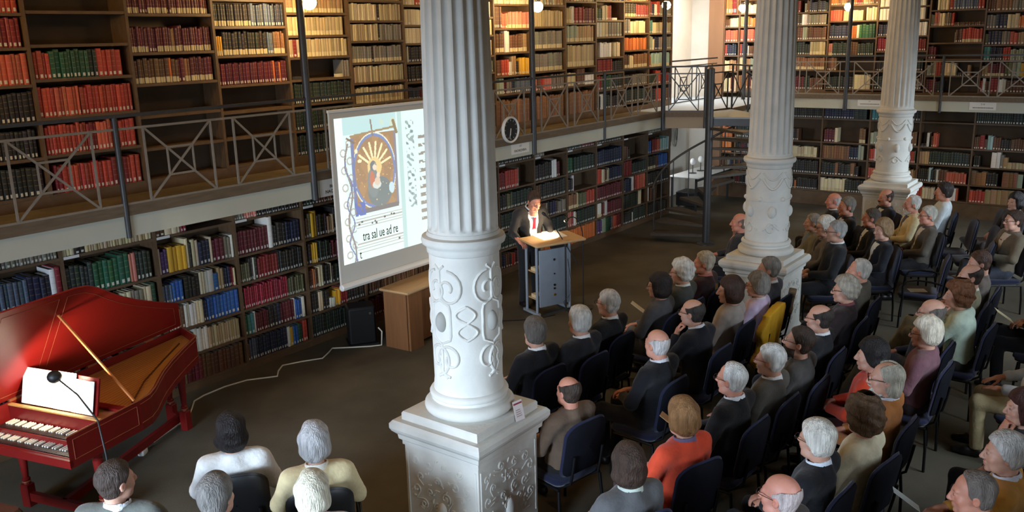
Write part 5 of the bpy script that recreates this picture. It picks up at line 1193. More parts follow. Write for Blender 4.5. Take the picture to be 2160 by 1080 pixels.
def f_hair(P, st):
    x, y, z = P.T
    line_m = np.interp(y, [-0.13, -0.06, -0.03, -0.012, 0.015, 0.035, 0.06, 0.085, 0.12], [-0.085, -0.085, -0.06, -0.012, 0.0, 0.035, 0.07, 0.092, 0.1])
    if st == 'short': d = f_skull(P, 0.009, 0.006) + lumps(P, 0.002, 90, 1); g = line_m - z
    elif st == 'thick': d = f_skull(P, 0.016, 0.012) + lumps(P, 0.0035, 70, 2); g = line_m - 0.006 - z
    elif st == 'receding':
        d = f_skull(P, 0.008, 0.004) + lumps(P, 0.002, 90, 3); g = np.maximum(line_m - z, y - 0.045 + 0.25 * np.abs(x))
    elif st == 'fringe':   # bald crown, ring of hair
        d = f_skull(P, 0.009) + lumps(P, 0.002, 90, 4); g = np.maximum(np.maximum(line_m - z, -el(P, (0, 0.03, 0.105), (0.09, 0.125, 0.072)) + lumps(P, 0.006, 55, 31)), y - 0.03 - 0.4 * (z - 0.02) + lumps(P, 0.004, 60, 32))
    elif st == 'thinfringe':
        d = f_skull(P, 0.006) + lumps(P, 0.0015, 100, 5); g = np.maximum(np.maximum(line_m - z, -el(P, (0, 0.025, 0.10), (0.1, 0.14, 0.092)) + lumps(P, 0.006, 55, 33)), y - 0.02 - 0.35 * (z - 0.02) + lumps(P, 0.004, 60, 34))
    elif st == 'bob':
        d = smin(f_skull(P, 0.02, 0.012), el(P, (0, -0.03, -0.04), (0.106, 0.094, 0.085)), 0.03) + lumps(P, 0.004, 60, 6)
        lo = np.interp(y, [-0.12, -0.05, 0.03, 0.06, 0.09, 0.12], [-0.12, -0.115, -0.105, 0.03, 0.075, 0.09]); g = np.maximum(lo - z, np.where((z < 0.05), y - 0.05 - 0.1 * np.abs(x), -1))
    elif st == 'ladyshort':
        d = smin(f_skull(P, 0.024, 0.018), el(P, (0, -0.04, -0.02), (0.09, 0.085, 0.075)), 0.03) + lumps(P, 0.005, 60, 7)
        lo = np.interp(y, [-0.12, -0.05, 0.0, 0.03, 0.06, 0.09, 0.12], [-0.09, -0.085, -0.05, -0.02, 0.05, 0.078, 0.09]); g = lo - z
    elif st == 'curly':
        d = smin(f_skull(P, 0.034, 0.02), el(P, (0, -0.04, -0.01), (0.105, 0.1, 0.09)), 0.03) + lumps(P, 0.008, 110, 8)
        lo = np.interp(y, [-0.14, -0.05, 0.0, 0.03, 0.06, 0.09, 0.13], [-0.1, -0.095, -0.075, -0.03, 0.05, 0.08, 0.09]); g = lo - z
    elif st == 'fluffy':
        d = f_skull(P, 0.028, 0.014) + lumps(P, 0.006, 80, 9); g = line_m - 0.012 - z
    elif st == 'long':     # long grey hair, high forehead
        d = smin(f_skull(P, 0.014, 0.002), el(P, (0, -0.045, -0.06), (0.088, 0.07, 0.085)), 0.03) + lumps(P, 0.004, 60, 10)
        lo = np.interp(y, [-0.13, -0.05, 0.0, 0.02, 0.04], [-0.13, -0.125, -0.1, -0.02, 0.04]); g = np.maximum(np.maximum(lo - z, y - 0.012 - 0.35 * z + lumps(P, 0.006, 55, 41)), -el(P, (0, 0.06, 0.11), (0.05, 0.12, 0.06)))
    elif st == 'beard':
        d = smin(smin(el(P, (0, 0.035, -0.085), (0.058, 0.062, 0.05)), el(P, (0, 0.078, -0.118), (0.035, 0.03, 0.035)), 0.02), el(P, (0, 0.1, -0.05), (0.03, 0.014, 0.008)), 0.01) + lumps(P, 0.003, 90, 11)
        g = np.maximum(np.maximum(z + 0.042 - 0.0 * y, -(y - 0.005)), -(el(P, (0, 0.11, -0.066), (0.017, 0.03, 0.006))))
    elif st == 'shortbeard':
        d = smin(f_head(P, 'm') - 0.005, el(P, (0, 0.07, -0.105), (0.03, 0.026, 0.024)), 0.01) + lumps(P, 0.0015, 90, 12)
        g = np.maximum(np.maximum(z + 0.045, -(y - 0.01)), np.maximum(-(el(P, (0, 0.11, -0.066), (0.017, 0.03, 0.006))), -(z + 0.128)))
    elif st == 'moustache':
        d = el(P, (0, 0.1, -0.048), (0.03, 0.014, 0.008)); g = np.full(len(P), -1.0)
    return -smin(-d, -g, 0.008)


HAIR = {}


def hair_mesh(st):
    if st not in HAIR:
        V, Q = solid(lambda P: f_hair(P, st), (-0.13, -0.16, -0.15), (0.13, 0.14, 0.17), 0.0068); HAIR[st] = np_mesh('hair', V, Q)
    return HAIR[st]


# --- hands: fingers along +Y, palm facing -Z, thumb on +X side (left hand); mirrored for the right
def hand_np(pose):
    F = []
    cur = {'relax': (0.35, 0.55, 0.4), 'fist': (1.2, 1.5, 0.9), 'flat': (0.12, 0.2, 0.15), 'grip': (0.7, 0.9, 0.6)}[pose]
    for x0, l0, spread in ((0.028, 0.072, 0.06), (0.0095, 0.08, 0.01), (-0.0095, 0.075, -0.04), (-0.028, 0.06, -0.1)):
        p = np.array([x0, 0.088, 0.0]); a = 0.0; L_ = [l0 * 0.45, l0 * 0.32, l0 * 0.26]
        for k in range(3):
            a += cur[k]; q = p + L_[k] * np.array([math.sin(spread) * math.cos(a), math.cos(a), -math.sin(a)]); F.append((p, q, 0.0088 - 0.001 * k, 0.0082 - 0.001 * k)); p = q
    t0 = np.array([0.024, 0.025, -0.006]); t1 = np.array([0.052, 0.055, -0.022]); t2 = np.array([0.058, 0.085, -0.034]) if pose != 'fist' else np.array([0.035, 0.088, -0.04]); t3 = t2 + (np.array([0.0, 0.024, -0.01]) if pose != 'fist' else np.array([-0.022, 0.01, -0.006]))
    F += [(t0, t1, 0.016, 0.0115), (t1, t2, 0.0112, 0.0098), (t2, t3, 0.0096, 0.0078)]

    def fn(P):
        d = smin(el(P, (0, 0.05, 0.0), (0.041, 0.05, 0.0155)), rc(P, (0, -0.05, 0), (0, 0.03, 0), 0.027, 0.026), 0.02)
        for a, b, ra, rb in F: d = smin(d, rc(P, a, b, ra, rb), 0.0045)
        return d
    return solid(fn, (-0.075, -0.085, -0.11), (0.09, 0.19, 0.035), 0.005)


HANDS = {p: hand_np(p) for p in ('relax', 'fist', 'flat', 'grip')}


def rot_to(d, n):
    d = np.asarray(d, float); d /= np.linalg.norm(d); n = np.asarray(n, float); n = n - d * (n @ d); n /= np.linalg.norm(n)
    x = np.cross(d, n); return np.stack([x, d, n], 1)     # columns: X, Y=fingers, Z=back of hand


# --- poses. local frame: forward +Y, right +X, floor z=0
def sk(pose, sex):
    f = 0.92 if sex == 'f' else 1.0
    lean = dict(lap=-7, cross=-9, chin=4, fold=-6, paper=-4, fwd=24, side=-8, stand=11)[pose]
    J = {}; sw = 0.205 * (0.88 if sex == 'f' else 1.0)
    if pose == 'stand':
        J['hip'] = np.array((0, 0, 0.93)); kn = [np.array((-0.10, 0.02, 0.50)), np.array((0.10, 0.03, 0.50))]; an = [np.array((-0.12, -0.02, 0.09)), np.array((0.11, 0.0, 0.09))]
    else:
        J['hip'] = np.array((0, -0.02, 0.53)); kn = [np.array((-0.13, 0.40, 0.515)), np.array((0.13, 0.40, 0.515))]; an = [np.array((-0.13, 0.38, 0.09)), np.array((0.13, 0.42, 0.09))]
        if pose in ('cross', 'fold'): kn = [np.array((-0.09, 0.42, 0.51)), np.array((0.02, 0.44, 0.62))]; an = [np.array((-0.09, 0.40, 0.09)), np.array((-0.14, 0.60, 0.27))]
        if pose == 'fwd': an = [np.array((-0.13, 0.30, 0.09)), np.array((0.13, 0.32, 0.09))]
    a = math.radians(lean); ca, sa = math.cos(a), math.sin(a)

    def up(x, y, z): return J['hip'] + np.array((x, y * ca + z * sa, z * ca - y * sa))
    J['up'] = up; J['kn'] = kn; J['an'] = an; J['sw'] = sw
    J['belly'] = up(0, 0.015, 0.16); J['chest'] = up(0, 0.0, 0.34); J['shz'] = 0.475 if sex == 'm' else 0.455
    J['sh'] = [up(-sw, -0.015, J['shz'] - 0.015), up(sw, -0.015, J['shz'] - 0.015)]; J['neck'] = up(0, -0.01, J['shz'] + 0.05)
    J['head'] = up(0, 0.03, J['shz'] + 0.195)
    if pose == 'fwd': J['head'] = up(0, 0.02, J['shz'] + 0.2) + np.array((0, 0.02, 0.02))
    if pose == 'stand':
        J['head'] = up(0, 0.07, J['shz'] + 0.18)
    H = {'lap': ([(-0.27, 0.05, 0.20), (0.27, 0.05, 0.20)], [(-0.06, 0.26, 0.11), (0.05, 0.27, 0.13)], 'relax'),
         'side': ([(-0.28, 0.02, 0.20), (0.28, 0.06, 0.21)], [(-0.16, 0.27, 0.12), (0.14, 0.30, 0.12)], 'flat'),
         'cross': ([(-0.27, 0.04, 0.21), (0.27, 0.06, 0.22)], [(-0.05, 0.24, 0.16), (0.06, 0.26, 0.17)], 'relax'),
         'fold': ([(-0.26, 0.08, 0.22), (0.26, 0.08, 0.22)], [(0.10, 0.19, 0.25), (-0.11, 0.17, 0.22)], 'grip'),
         'chin': ([(-0.22, 0.20, 0.20), (0.27, 0.06, 0.20)], [(-0.05, 0.17, 0.47), (0.06, 0.25, 0.13)], 'fist'),
         'paper': ([(-0.27, 0.06, 0.20), (0.27, 0.08, 0.20)], [(-0.12, 0.30, 0.17), (0.06, 0.30, 0.16)], 'grip'),
         'fwd': ([(-0.25, 0.16, 0.16), (0.25, 0.16, 0.16)], [(-0.05, 0.33, 0.2), (0.05, 0.33, 0.21)], 'grip'),
         'stand': ([(-0.29, 0.04, 0.22), (0.30, 0.05, 0.22)], [(-0.19, 0.28, 0.19), (0.33, 0.27, 0.20)], 'relax')}[pose]
    if pose == 'fwd': J['el'] = [np.array((-0.17, 0.26, 0.64)), np.array((0.17, 0.26, 0.64))]; J['wr'] = [np.array((-0.06, 0.42, 0.78)), np.array((0.05, 0.43, 0.76))]
    else:
        J['el'] = [up(*q) for q in H[0]]; J['wr'] = [up(*q) for q in H[1]]
    J['hp'] = H[2]; J['f'] = f; return J


def f_torso(P, J, g):
    up = J['up']; sw = J['sw']
    q = P - J['hip']
    d = el(P, J['hip'] + np.array((0, 0.01, 0.02)), (0.172 + g, 0.135 + g, 0.115 + g)); d = smin(d, el(P, J['belly'], (0.152 + g, 0.125 + g, 0.14 + g)), 0.06)
    d = smin(d, el(P, J['chest'], (sw * 0.92 + g, 0.118 + g, 0.165 + g)), 0.06)
    s0, s1 = J['sh']; d = smin(d, rc(P, s0 * 0.88 + s1 * 0.12, s1 * 0.88 + s0 * 0.12, 0.07 + g, 0.07 + g), 0.05)
    return smin(d, rc(P, up(0, -0.03, J['shz'] - 0.04), up(0, -0.012, J['shz'] + 0.04), 0.085 + g, 0.056 + g), 0.05)


def f_arm(P, J, i, g):
    s, e, w_ = J['sh'][i], J['el'][i], J['wr'][i]
    d = rc(P, s, e, 0.058 + g, 0.047 + g); return smin(d, rc(P, e, w_, 0.047 + g, 0.034 + g), 0.02)


def f_legs(P, J, g):
    d = el(P, J['hip'], (0.168 + g, 0.132 + g, 0.11 + g))
    for i, s in ((0, -1), (1, 1)):
        h = J['hip'] + np.array((s * 0.085, 0.02, -0.01)); d = smin(d, rc(P, h, J['kn'][i], 0.085 + g, 0.06 + g), 0.03); d = smin(d, rc(P, J['kn'][i], J['an'][i], 0.058 + g, 0.044 + g), 0.02)
    return d


CLOTH = {}


def clothes(pose, sex, vneck):
    k = (pose, sex, vneck)
    if k in CLOTH: return CLOTH[k]
    J = sk(pose, sex); out = {}; hi_z = J['neck'][2] + 0.12; cut = J['hip'][2] - (0.05 if pose != 'stand' else 0.16)

    def top(P):
        d = f_torso(P, J, 0.014)
        for i in (0, 1): d = smin(d, np.maximum(f_arm(P, J, i, 0.012), (P - J['wr'][i]) @ ((J['wr'][i] - J['el'][i]) / np.linalg.norm(J['wr'][i] - J['el'][i])) + 0.012), 0.03)
        d = smin(d, rc(P, J['up'](0, -0.03, J['shz'] - 0.005), J['up'](0, -0.012, J['shz'] + 0.07), 0.098, 0.082), 0.012)
        d = d + lumps(P, 0.005, 24, 21) + lumps(P, 0.003, 55, 22)
        d = np.maximum(d, cut - P[:, 2])
        nk = J['up'](0, -0.005, J['shz'] + 0.02); ax = J['up'](0, 0, 1) - J['up'](0, 0, 0)
        d = np.maximum(d, (P - nk) @ ax - 0.046 - 0.25 * np.clip(-(P - nk)[:, 1], -0.08, 0.08))
        if vneck:
            q0 = J['up'](0, 0, 0); L_ = np.stack([np.array((1.0, 0, 0)), J['up'](0, 1, 0) - q0, ax], 1); q = (P - q0) @ L_
            t_ = np.clip((q[:, 2] - 0.12) / (J['shz'] - 0.12), 0, 1.1); wdg = np.maximum(np.abs(q[:, 0]) - (0.085 * t_ if pose != 'stand' else 0.055 + 0.03 * t_), -q[:, 1]); inn = -f_torso(P, J, 0.0)
            d = np.maximum(d, -np.maximum(wdg, inn))
        return d
    lo = (-0.42, -0.3, cut - 0.03); hi = (0.46, 0.62, hi_z)
    out['top'] = np_mesh('jacket', *solid(top, lo, hi, 0.0185))
    if vneck: out['shirt'] = np_mesh('shirt', *solid(lambda P: np.maximum(np.maximum(f_torso(P, J, 0.004), J['hip'][2] + 0.06 - P[:, 2]), (P - J['up'](0, 0, J['shz'] + 0.03)) @ (J['up'](0, 0, 1) - J['up'](0, 0, 0))), lo, hi, 0.0185))
    nk0 = J['up'](0, -0.018, J['shz'] + 0.035); nk1 = J['up'](0, 0.004, J['shz'] + 0.104); ax = (nk1 - nk0) / np.linalg.norm(nk1 - nk0)
    out['collar'] = np_mesh('collar', *solid(lambda P: np.maximum(np.maximum(rc(P, nk0, nk1, 0.083, 0.074), -rc(P, nk0, nk1 + ax * 0.1, 0.069, 0.061)), np.maximum((P - nk1) @ ax + 0.022, -(P - nk0) @ ax)), nk0 - 0.11, nk1 + 0.11, 0.008))
    zc_ = 0.075
    def leg(P):
        d = f_legs(P, J, 0.012) + lumps(P, 0.005, 28, 23)
        for i in (0, 1):
            ax2 = (J['an'][i] - J['kn'][i]) / np.linalg.norm(J['an'][i] - J['kn'][i])
        return np.maximum(d, zc_ - P[:, 2] if pose not in ('cross', 'fold') else np.minimum(zc_ - P[:, 2], 1))
    out['legs'] = np_mesh('trousers', *solid(leg, (-0.32, -0.22, 0.03), (0.32, 0.72, J['hip'][2] + 0.16), 0.02))
    core = solid(lambda P: smin(smin(smin(f_torso(P, J, -0.006), f_arm(P, J, 0, -0.004), 0.02), f_arm(P, J, 1, -0.004), 0.02), f_legs(P, J, -0.01), 0.02), (-0.4, -0.26, 0.0), (0.44, 0.72, hi_z), 0.03)
    sh_ = []
    for i in (0, 1):
        a_ = J['an'][i]; dr = np.array((0, 1.0, 0)) if a_[2] < 0.15 else np.array((-0.15, 0.75, -0.3)); dr = dr / np.linalg.norm(dr); upv = np.array((0, 0, 1.0)) if a_[2] < 0.15 else np.array((0, 0.4, 0.9))
        b0 = a_ - upv * 0.042 - dr * 0.02; fn = lambda P: np.maximum(smin(smin(rc(P, b0, b0 + dr * 0.1, 0.042, 0.046), rc(P, b0 + dr * 0.1, b0 + dr * 0.19 - upv * 0.012, 0.046, 0.032), 0.02), rc(P, b0, a_ + upv * 0.01, 0.036, 0.036), 0.02), -(P - (b0 - upv * 0.04)) @ upv)
        sh_.append(np_mesh('shoe', *solid(fn, b0 - 0.14, b0 + np.array((0.12, 0.32, 0.14)), 0.011)))
    out['shoes'] = sh_; out['core'] = core; out['J'] = J
    CLOTH[k] = out; return out


def mcloth(rgb, rough=0.85): return mat('cloth_%d_%d_%d' % tuple(rgb), rgb, rough, var=0.12, vscale=14, bump=0.25, bscale=45, spec=0.2, sheen=0.15)


def mhair(rgb): return mat('hair_%d_%d_%d' % tuple(rgb), rgb, 0.5, var=0.35, vscale=40, bump=0.9, bscale=120, stretch=(1, 1, 0.22), spec=0.3)


GL = MB()
for s in (-1, 1): GL.tube([(s * 0.032 + 0.024 * math.cos(a), 0.112, 0.006 + 0.018 * math.sin(a)) for a in np.linspace(0, 2 * PI, 14)[:-1]], 0.0022, 5, True); GL.tube([(s * 0.056, 0.111, 0.01), (s * 0.075, 0.07, 0.012), (s * 0.083, 0.0, 0.008)], 0.0022, 5)
GL.tube([(-0.009, 0.113, 0.01), (0, 0.116, 0.013), (0.009, 0.113, 0.01)], 0.0022, 5)
GLM = GL.mesh('glasses', 60)
TIE = MB().loft([np.array([(-0.018, 0, 0), (0.018, 0, 0), (0.018, 0.008, 0), (-0.018, 0.008, 0)]), np.array([(-0.013, 0, -0.03), (0.013, 0, -0.03), (0.013, 0.006, -0.03), (-0.013, 0.006, -0.03)]), np.array([(-0.034, 0.012, -0.3), (0.034, 0.012, -0.3), (0.034, 0.018, -0.3), (-0.034, 0.018, -0.3)]), np.array([(-0.002, 0.012, -0.34), (0.002, 0.012, -0.34), (0.002, 0.018, -0.34), (-0.002, 0.018, -0.34)])])
TIEM = TIE.mesh('tie', 30)
M_skin = mat('skin', (206, 150, 122), 0.5, attr='col', var=0.06, vscale=30, bump=0.05, bscale=120)
PEOPLE = []


def person(label, hx, hy, hz, az, pose='lap', sex='m', hair='short', hcol=(90, 80, 70), top=(30, 30, 34), legs=(34, 34, 38), collar=None, shirt=None, tie=None, glasses=False, beard=None, bcol=None, turn=0, nod=0, roll=0, skin=(1, 1, 1), scale=None, prop=None, group='seated listeners'):
    """head centre at (hx, hy, hz); az = heading of the body in degrees, turn = heading of the head relative to it"""
    c = clothes(pose, sex, shirt is not None); J = c['J']; sc = hz / J['head'][2] if scale is None else scale
    sc = float(np.clip(sc, 0.9, 1.09)); zr_ = math.radians(az) - PI / 2; cz, sz = math.cos(zr_), math.sin(zr_)
    hd = J['head'] * sc; ox = hx - (cz * hd[0] - sz * hd[1]); oy = hy - (sz * hd[0] + cz * hd[1])
    # body: head, neck, trunk, arms, hands
    VH, QH, tone = HEADS[sex]
    R = np.array((Matrix.Rotation(math.radians(turn), 3, 'Z') @ Matrix.Rotation(math.radians(nod), 3, 'X') @ Matrix.Rotation(math.radians(roll), 3, 'Y')))
    wgt = np.clip((VH[:, 2] + 0.16) / 0.1, 0, 1)[:, None]          # neck root stays with the trunk
    V1 = ((VH @ R.T) * wgt + VH * (1 - wgt)) * HS + J['head']; Vs = [V1]; Qs = [QH]; Cs = [tone]; n = len(V1)
    VC, QC = c['core']; Vs.append(VC); Qs.append(QC + n); Cs.append(np.ones((len(VC), 3))); n += len(VC)
    for i, s in ((0, 1), (1, -1)):
        hp_ = J['hp'] if not (pose == 'chin' and i == 1) else 'relax'
        VHd, QHd = HANDS[hp_]; VHd = VHd * np.array((s, 1, 1)); QHd = QHd if s == 1 else QHd[:, ::-1]
        d = J['wr'][i] - J['el'][i]; d = d / np.linalg.norm(d); nrm = np.array((0, 0.3, 1.0)); 
        if pose == 'chin' and i == 0: d = np.array((0.1, -0.35, 1.0)); nrm = np.array((-0.3, 1.0, 0.2))
        if pose == 'fold': nrm = np.array((0, 1.0, 0.4))
        if pose == 'stand' and i == 0: d = np.array((0.45, 0.8, -0.35)); nrm = np.array((-0.9, 0.2, 0.4))
        if pose == 'stand' and i == 1: d = np.array((-0.3, 0.8, -0.5)); nrm = np.array((0.2, 0.4, 1.0))
        if pose in ('lap', 'cross'): d = d + np.array((0, 0.3, -0.1))
        Rh = rot_to(d, nrm); Vs.append(VHd @ Rh.T + J['wr'][i] + Rh[:, 1] * 0.012); Qs.append(QHd + n); Cs.append(np.tile((1.02, 0.88, 0.84), (len(VHd), 1))); n += len(VHd)
    col = np.concatenate(Cs) * SKIN_B * np.array(skin)
    me = np_mesh('person', np.concatenate(Vs), np.concatenate(Qs), True, np.clip(col, 0, 1))
    o = put('person', me, M_skin, None, (ox, oy, 0), zr_); o.scale = (sc, sc, sc); tag(o, label, 'person', group)
    lady = sex == 'f'
    put('jacket' if shirt is not None or not lady else 'jacket', c['top'], mcloth(top), o)
    put('trousers', c['legs'], mcloth(legs), o)
    for m_ in c['shoes']: put('shoe', m_, mat('black_shoe', (24, 22, 22), 0.4), o)
    if collar: put('collar', c['collar'], mcloth(collar), o)
    if shirt is not None: put('shirt', c['shirt'], mcloth(shirt), o)
    if tie:
        t = put('tie', TIEM, mcloth(tie, 0.5), o); t.scale = (1.25, 1, 1.15) if pose == 'stand' else (1, 1, 1); q = J['up'](0, 0.122, J['shz'] - 0.045) if pose == 'stand' else J['up'](0, 0.12, J['shz'] - 0.06)
        t.location = q; t.rotation_euler = (math.radians(-14 if pose != 'stand' else -13), 0, 0)
    HM = Matrix.Translation(Vector(J['head'])) @ Matrix(R.tolist()).to_4x4() @ Matrix.Scale(HS, 4)
    for st, cc in ((hair, hcol), (beard, bcol or hcol)):
        if st:
            h = put('hair' if st == hair else 'beard', hair_mesh(st), mhair(cc), o); h.matrix_local = HM
    if glasses:
        h = put('glasses', GLM, mat('glasses_frame', (40, 30, 28), 0.3) if glasses is True else mat('glasses_frame_red', (110, 24, 30), 0.3), o); h.matrix_local = HM
    PEOPLE.append((o, ox, oy, az, sc, J)); return o
# ------------------------------------------------------------------ the audience
person('grey-haired man in black suit, front row nearest the first column', 5.928, 4.273, 1.21, 84, turn=-22, hair='thick', hcol=(104, 98, 92), top=(26, 26, 30), collar=(226, 226, 226))
person('white-haired man in dark suit, second in the front row', 6.406, 4.114, 1.21, 86, turn=-14, hair='thick', hcol=(206, 204, 198), top=(34, 34, 38), collar=(220, 220, 220))
person('grey-white-haired man with glasses and white collar, third in front row', 7.022, 4.175, 1.21, 88, turn=0, hair='short', hcol=(190, 184, 176), top=(32, 33, 36), collar=(224, 224, 222), glasses=True, pose='side')
person('dark-haired woman in grey jacket, fourth in front row', 7.872, 4.070, 1.19, 90, turn=16, sex='f', hair='bob', hcol=(42, 34, 32), top=(86, 84, 86), legs=(60, 58, 58), glasses=True)
person('man with fluffy white hair and grey-green jacket, front row', 8.415, 4.084, 1.21, 90, turn=14, hair='fluffy', hcol=(214, 210, 200), top=(70, 72, 66), collar=(214, 214, 206), glasses=True)
person('light-haired man in maroon jacket at the far end of front row', 8.951, 4.065, 1.2, 92, turn=20, hair='short', hcol=(184, 172, 152), top=(58, 34, 34), collar=(190, 120, 110), skin=(1.05, 0.86, 0.82), pose='side')
person('balding man in taupe jacket seated right of the first column pedestal', 5.211, 3.449, 1.1, 78, turn=-2, hair='fringe', hcol=(66, 54, 46), top=(112, 92, 76), skin=(1.02, 0.82, 0.78), legs=(40, 38, 36))
person('bald man with white fringe in black suit, second row', 6.274, 3.252, 1.2, 86, turn=-12, hair='thinfringe', hcol=(206, 200, 196), top=(28, 28, 32), collar=(216, 216, 220), skin=(1.1, 0.96, 0.94))
person('balding man in navy suit resting his chin on his hand', 7.211, 3.379, 1.2, 88, turn=6, hair='fringe', hcol=(60, 54, 50), top=(32, 34, 42), collar=(222, 224, 228), glasses=True, pose='chin')
person('brown-bobbed woman in pale grey-beige jacket, second row', 8.001, 3.344, 1.22, 90, turn=24, sex='f', hair='bob', hcol=(62, 42, 34), top=(168, 158, 150), legs=(70, 66, 64))
person('grey-haired woman in lilac blouse beside the yellow coat', 8.616, 3.303, 1.13, 90, turn=14, sex='f', hair='ladyshort', hcol=(140, 134, 126), top=(206, 186, 214), glasses=True, collar=(206, 196, 196))
person('grey-suited man directly before the middle column pedestal', 9.037, 3.340, 1.21, 90, turn=16, hair='short', hcol=(126, 120, 112), top=(72, 72, 78), collar=(226, 226, 226))
person('woman in bright orange-red jacket with patterned scarf, seen from behind', 5.106, 2.442, 1.17, 70, turn=-12, sex='f', hair='ladyshort', hcol=(146, 106, 68), top=(214, 76, 48), collar=(110, 96, 128), legs=(60, 40, 40))
person('thin white-haired man in black suit holding a small programme', 5.890, 2.424, 1.2, 86, turn=0, hair='receding', hcol=(212, 210, 204), top=(28, 28, 30), collar=(228, 230, 234), glasses=True, pose='paper', skin=(1.06, 0.9, 0.88))
person('white-haired man with red glasses and grey-brown jacket', 6.427, 2.328, 1.2, 88, turn=6, hair='short', hcol=(208, 206, 200), top=(84, 80, 74), collar=(230, 230, 230), glasses='red', pose='side')
person('dark-haired bearded man with glasses gazing up, grey jacket', 6.930, 2.275, 1.21, 90, turn=14, hair='short', hcol=(62, 50, 42), top=(78, 76, 74), glasses=True, beard='shortbeard', nod=10, pose='fold')
person('balding man with dark fringe and glasses, black suit, third row', 7.670, 2.346, 1.2, 90, turn=4, hair='fringe', hcol=(58, 50, 46), top=(30, 31, 35), collar=(220, 220, 222), glasses=True)
person('curly grey-haired man in dark pullover with maroon collar', 8.680, 2.421, 1.2, 92, turn=16, hair='fluffy', hcol=(160, 152, 138), top=(46, 36, 38), collar=(120, 66, 72), glasses=True)
person('ruddy white-haired man in grey tweed jacket, far end of third row', 9.458, 2.505, 1.21, 92, turn=12, hair='receding', hcol=(188, 184, 176), top=(84, 78, 68), collar=(70, 66, 60), skin=(1.06, 0.9, 0.86))
person('woman with brown bob and grey jacket at the bottom centre', 4.312, 2.419, 1.17, 66, turn=-16, sex='f', hair='bob', hcol=(66, 50, 42), top=(92, 92, 94), collar=(190, 200, 190), legs=(50, 50, 54))
person('bald pink-headed man at the bottom frame edge', 4.429, 1.507, 1.2, 84, turn=2, hair='thinfringe', hcol=(206, 190, 188), top=(70, 66, 66), collar=(224, 224, 226), skin=(1.14, 0.9, 0.92), glasses=True)
person('white-haired man in black suit with pale blue collar, fourth row', 5.221, 1.566, 1.2, 86, turn=-10, hair='thick', hcol=(220, 216, 206), top=(26, 27, 32), collar=(214, 224, 236), glasses=True)
person('woman with pinned brown curls and cream blouse, fourth row', 5.812, 1.443, 1.17, 80, turn=-22, sex='f', hair='curly', hcol=(92, 70, 50), top=(216, 206, 176), legs=(190, 176, 140))
person('long-haired man with white beard and camel sweater', 6.489, 1.471, 1.21, 88, turn=20, hair='long', hcol=(170, 164, 148), top=(158, 98, 46), collar=(190, 196, 206), beard='beard', bcol=(206, 202, 192), glasses=True)
person('black-haired woman in orange-red top left of the bearded man', 7.050, 1.722, 1.16, 90, turn=14, sex='f', hair='ladyshort', hcol=(30, 26, 26), top=(206, 70, 44), legs=(70, 30, 30))
person('white-haired lady with glasses and mauve jacket', 7.832, 1.485, 1.17, 90, turn=16, sex='f', hair='ladyshort', hcol=(214, 204, 184), top=(118, 82, 90), glasses=True, legs=(70, 60, 64))
person('bald man in dark navy suit behind the mauve-jacketed lady', 8.373, 1.553, 1.2, 90, turn=10, hair='thinfringe', hcol=(110, 104, 98), top=(36, 40, 54), collar=(206, 206, 206), glasses=True, pose='cross', legs=(96, 102, 110))
person('curly brown-haired woman in pale mint top', 9.157, 1.480, 1.17, 88, turn=20, sex='f', hair='curly', hcol=(110, 70, 46), top=(206, 226, 208), pose='chin', legs=(60, 56, 54))
person('balding man in olive shirt and khaki trousers, legs crossed', 9.857, 1.496, 1.2, 92, turn=20, hair='fringe', hcol=(58, 46, 40), top=(150, 144, 118), collar=(226, 222, 206), pose='cross', legs=(168, 156, 128))
person('brown-haired man in grey-brown jacket at the end of fourth row', 10.509, 1.517, 1.2, 92, turn=18, hair='short', hcol=(80, 56, 44), top=(104, 94, 86), legs=(60, 56, 52), nod=-8)
person('man in dark jacket and orange shirt half hidden by the middle column', 11.193, 4.579, 1.2, 100, turn=12, hair='thinfringe', hcol=(130, 110, 100), top=(56, 54, 56), shirt=(214, 128, 84), skin=(1.06, 0.8, 0.74), pose='side')
person('bald man in black pullover with white collar behind the middle column', 13.640, 4.071, 1.15, 118, turn=4, hair='thinfringe', hcol=(190, 180, 174), top=(28, 28, 30), collar=(226, 226, 226), skin=(1.06, 0.8, 0.76))
person('grey-haired man in dark suit with red tie, beside the bald man', 12.822, 3.633, 1.24, 118, turn=8, hair='short', hcol=(126, 120, 112), top=(36, 36, 42), shirt=(220, 220, 222), tie=(90, 30, 34), skin=(1.02, 0.84, 0.8))
person('grey-haired man in pale jacket with blue shirt, right of middle column', 12.046, 3.861, 1.12, 118, turn=-2, hair='short', hcol=(150, 144, 136), top=(128, 126, 112), shirt=(104, 130, 170))
person('white-haired lady with glasses and patterned grey cardigan', 11.602, 3.552, 1.17, 118, turn=6, sex='f', hair='ladyshort', hcol=(222, 220, 212), top=(112, 106, 104), shirt=(34, 32, 34), glasses=True)
person('large grey-haired man with glasses in dark grey suit, right of middle column', 11.031, 3.233, 1.27, 118, turn=0, hair='short', hcol=(160, 158, 154), top=(42, 44, 48), collar=(228, 228, 228), glasses=True, scale=1.05)
person('dark-haired man in black suit leaning back, face raised', 12.523, 3.205, 1.17, 116, turn=-8, hair='short', hcol=(84, 76, 70), top=(28, 29, 33), shirt=(210, 212, 214), tie=(60, 66, 84), skin=(1.02, 0.8, 0.76))
person('blonde-brown-haired woman in black jacket over white blouse', 11.802, 2.866, 1.17, 122, turn=18, sex='f', hair='ladyshort', hcol=(146, 118, 86), top=(28, 29, 36), shirt=(220, 222, 212))
person('bald man with moustache in navy suit before the rear column', 14.026, 3.403, 1.2, 124, turn=14, hair='fringe', hcol=(70, 54, 46), top=(38, 44, 60), shirt=(206, 210, 216), tie=(34, 34, 44), beard='moustache', bcol=(60, 44, 38), skin=(1.0, 0.84, 0.78))
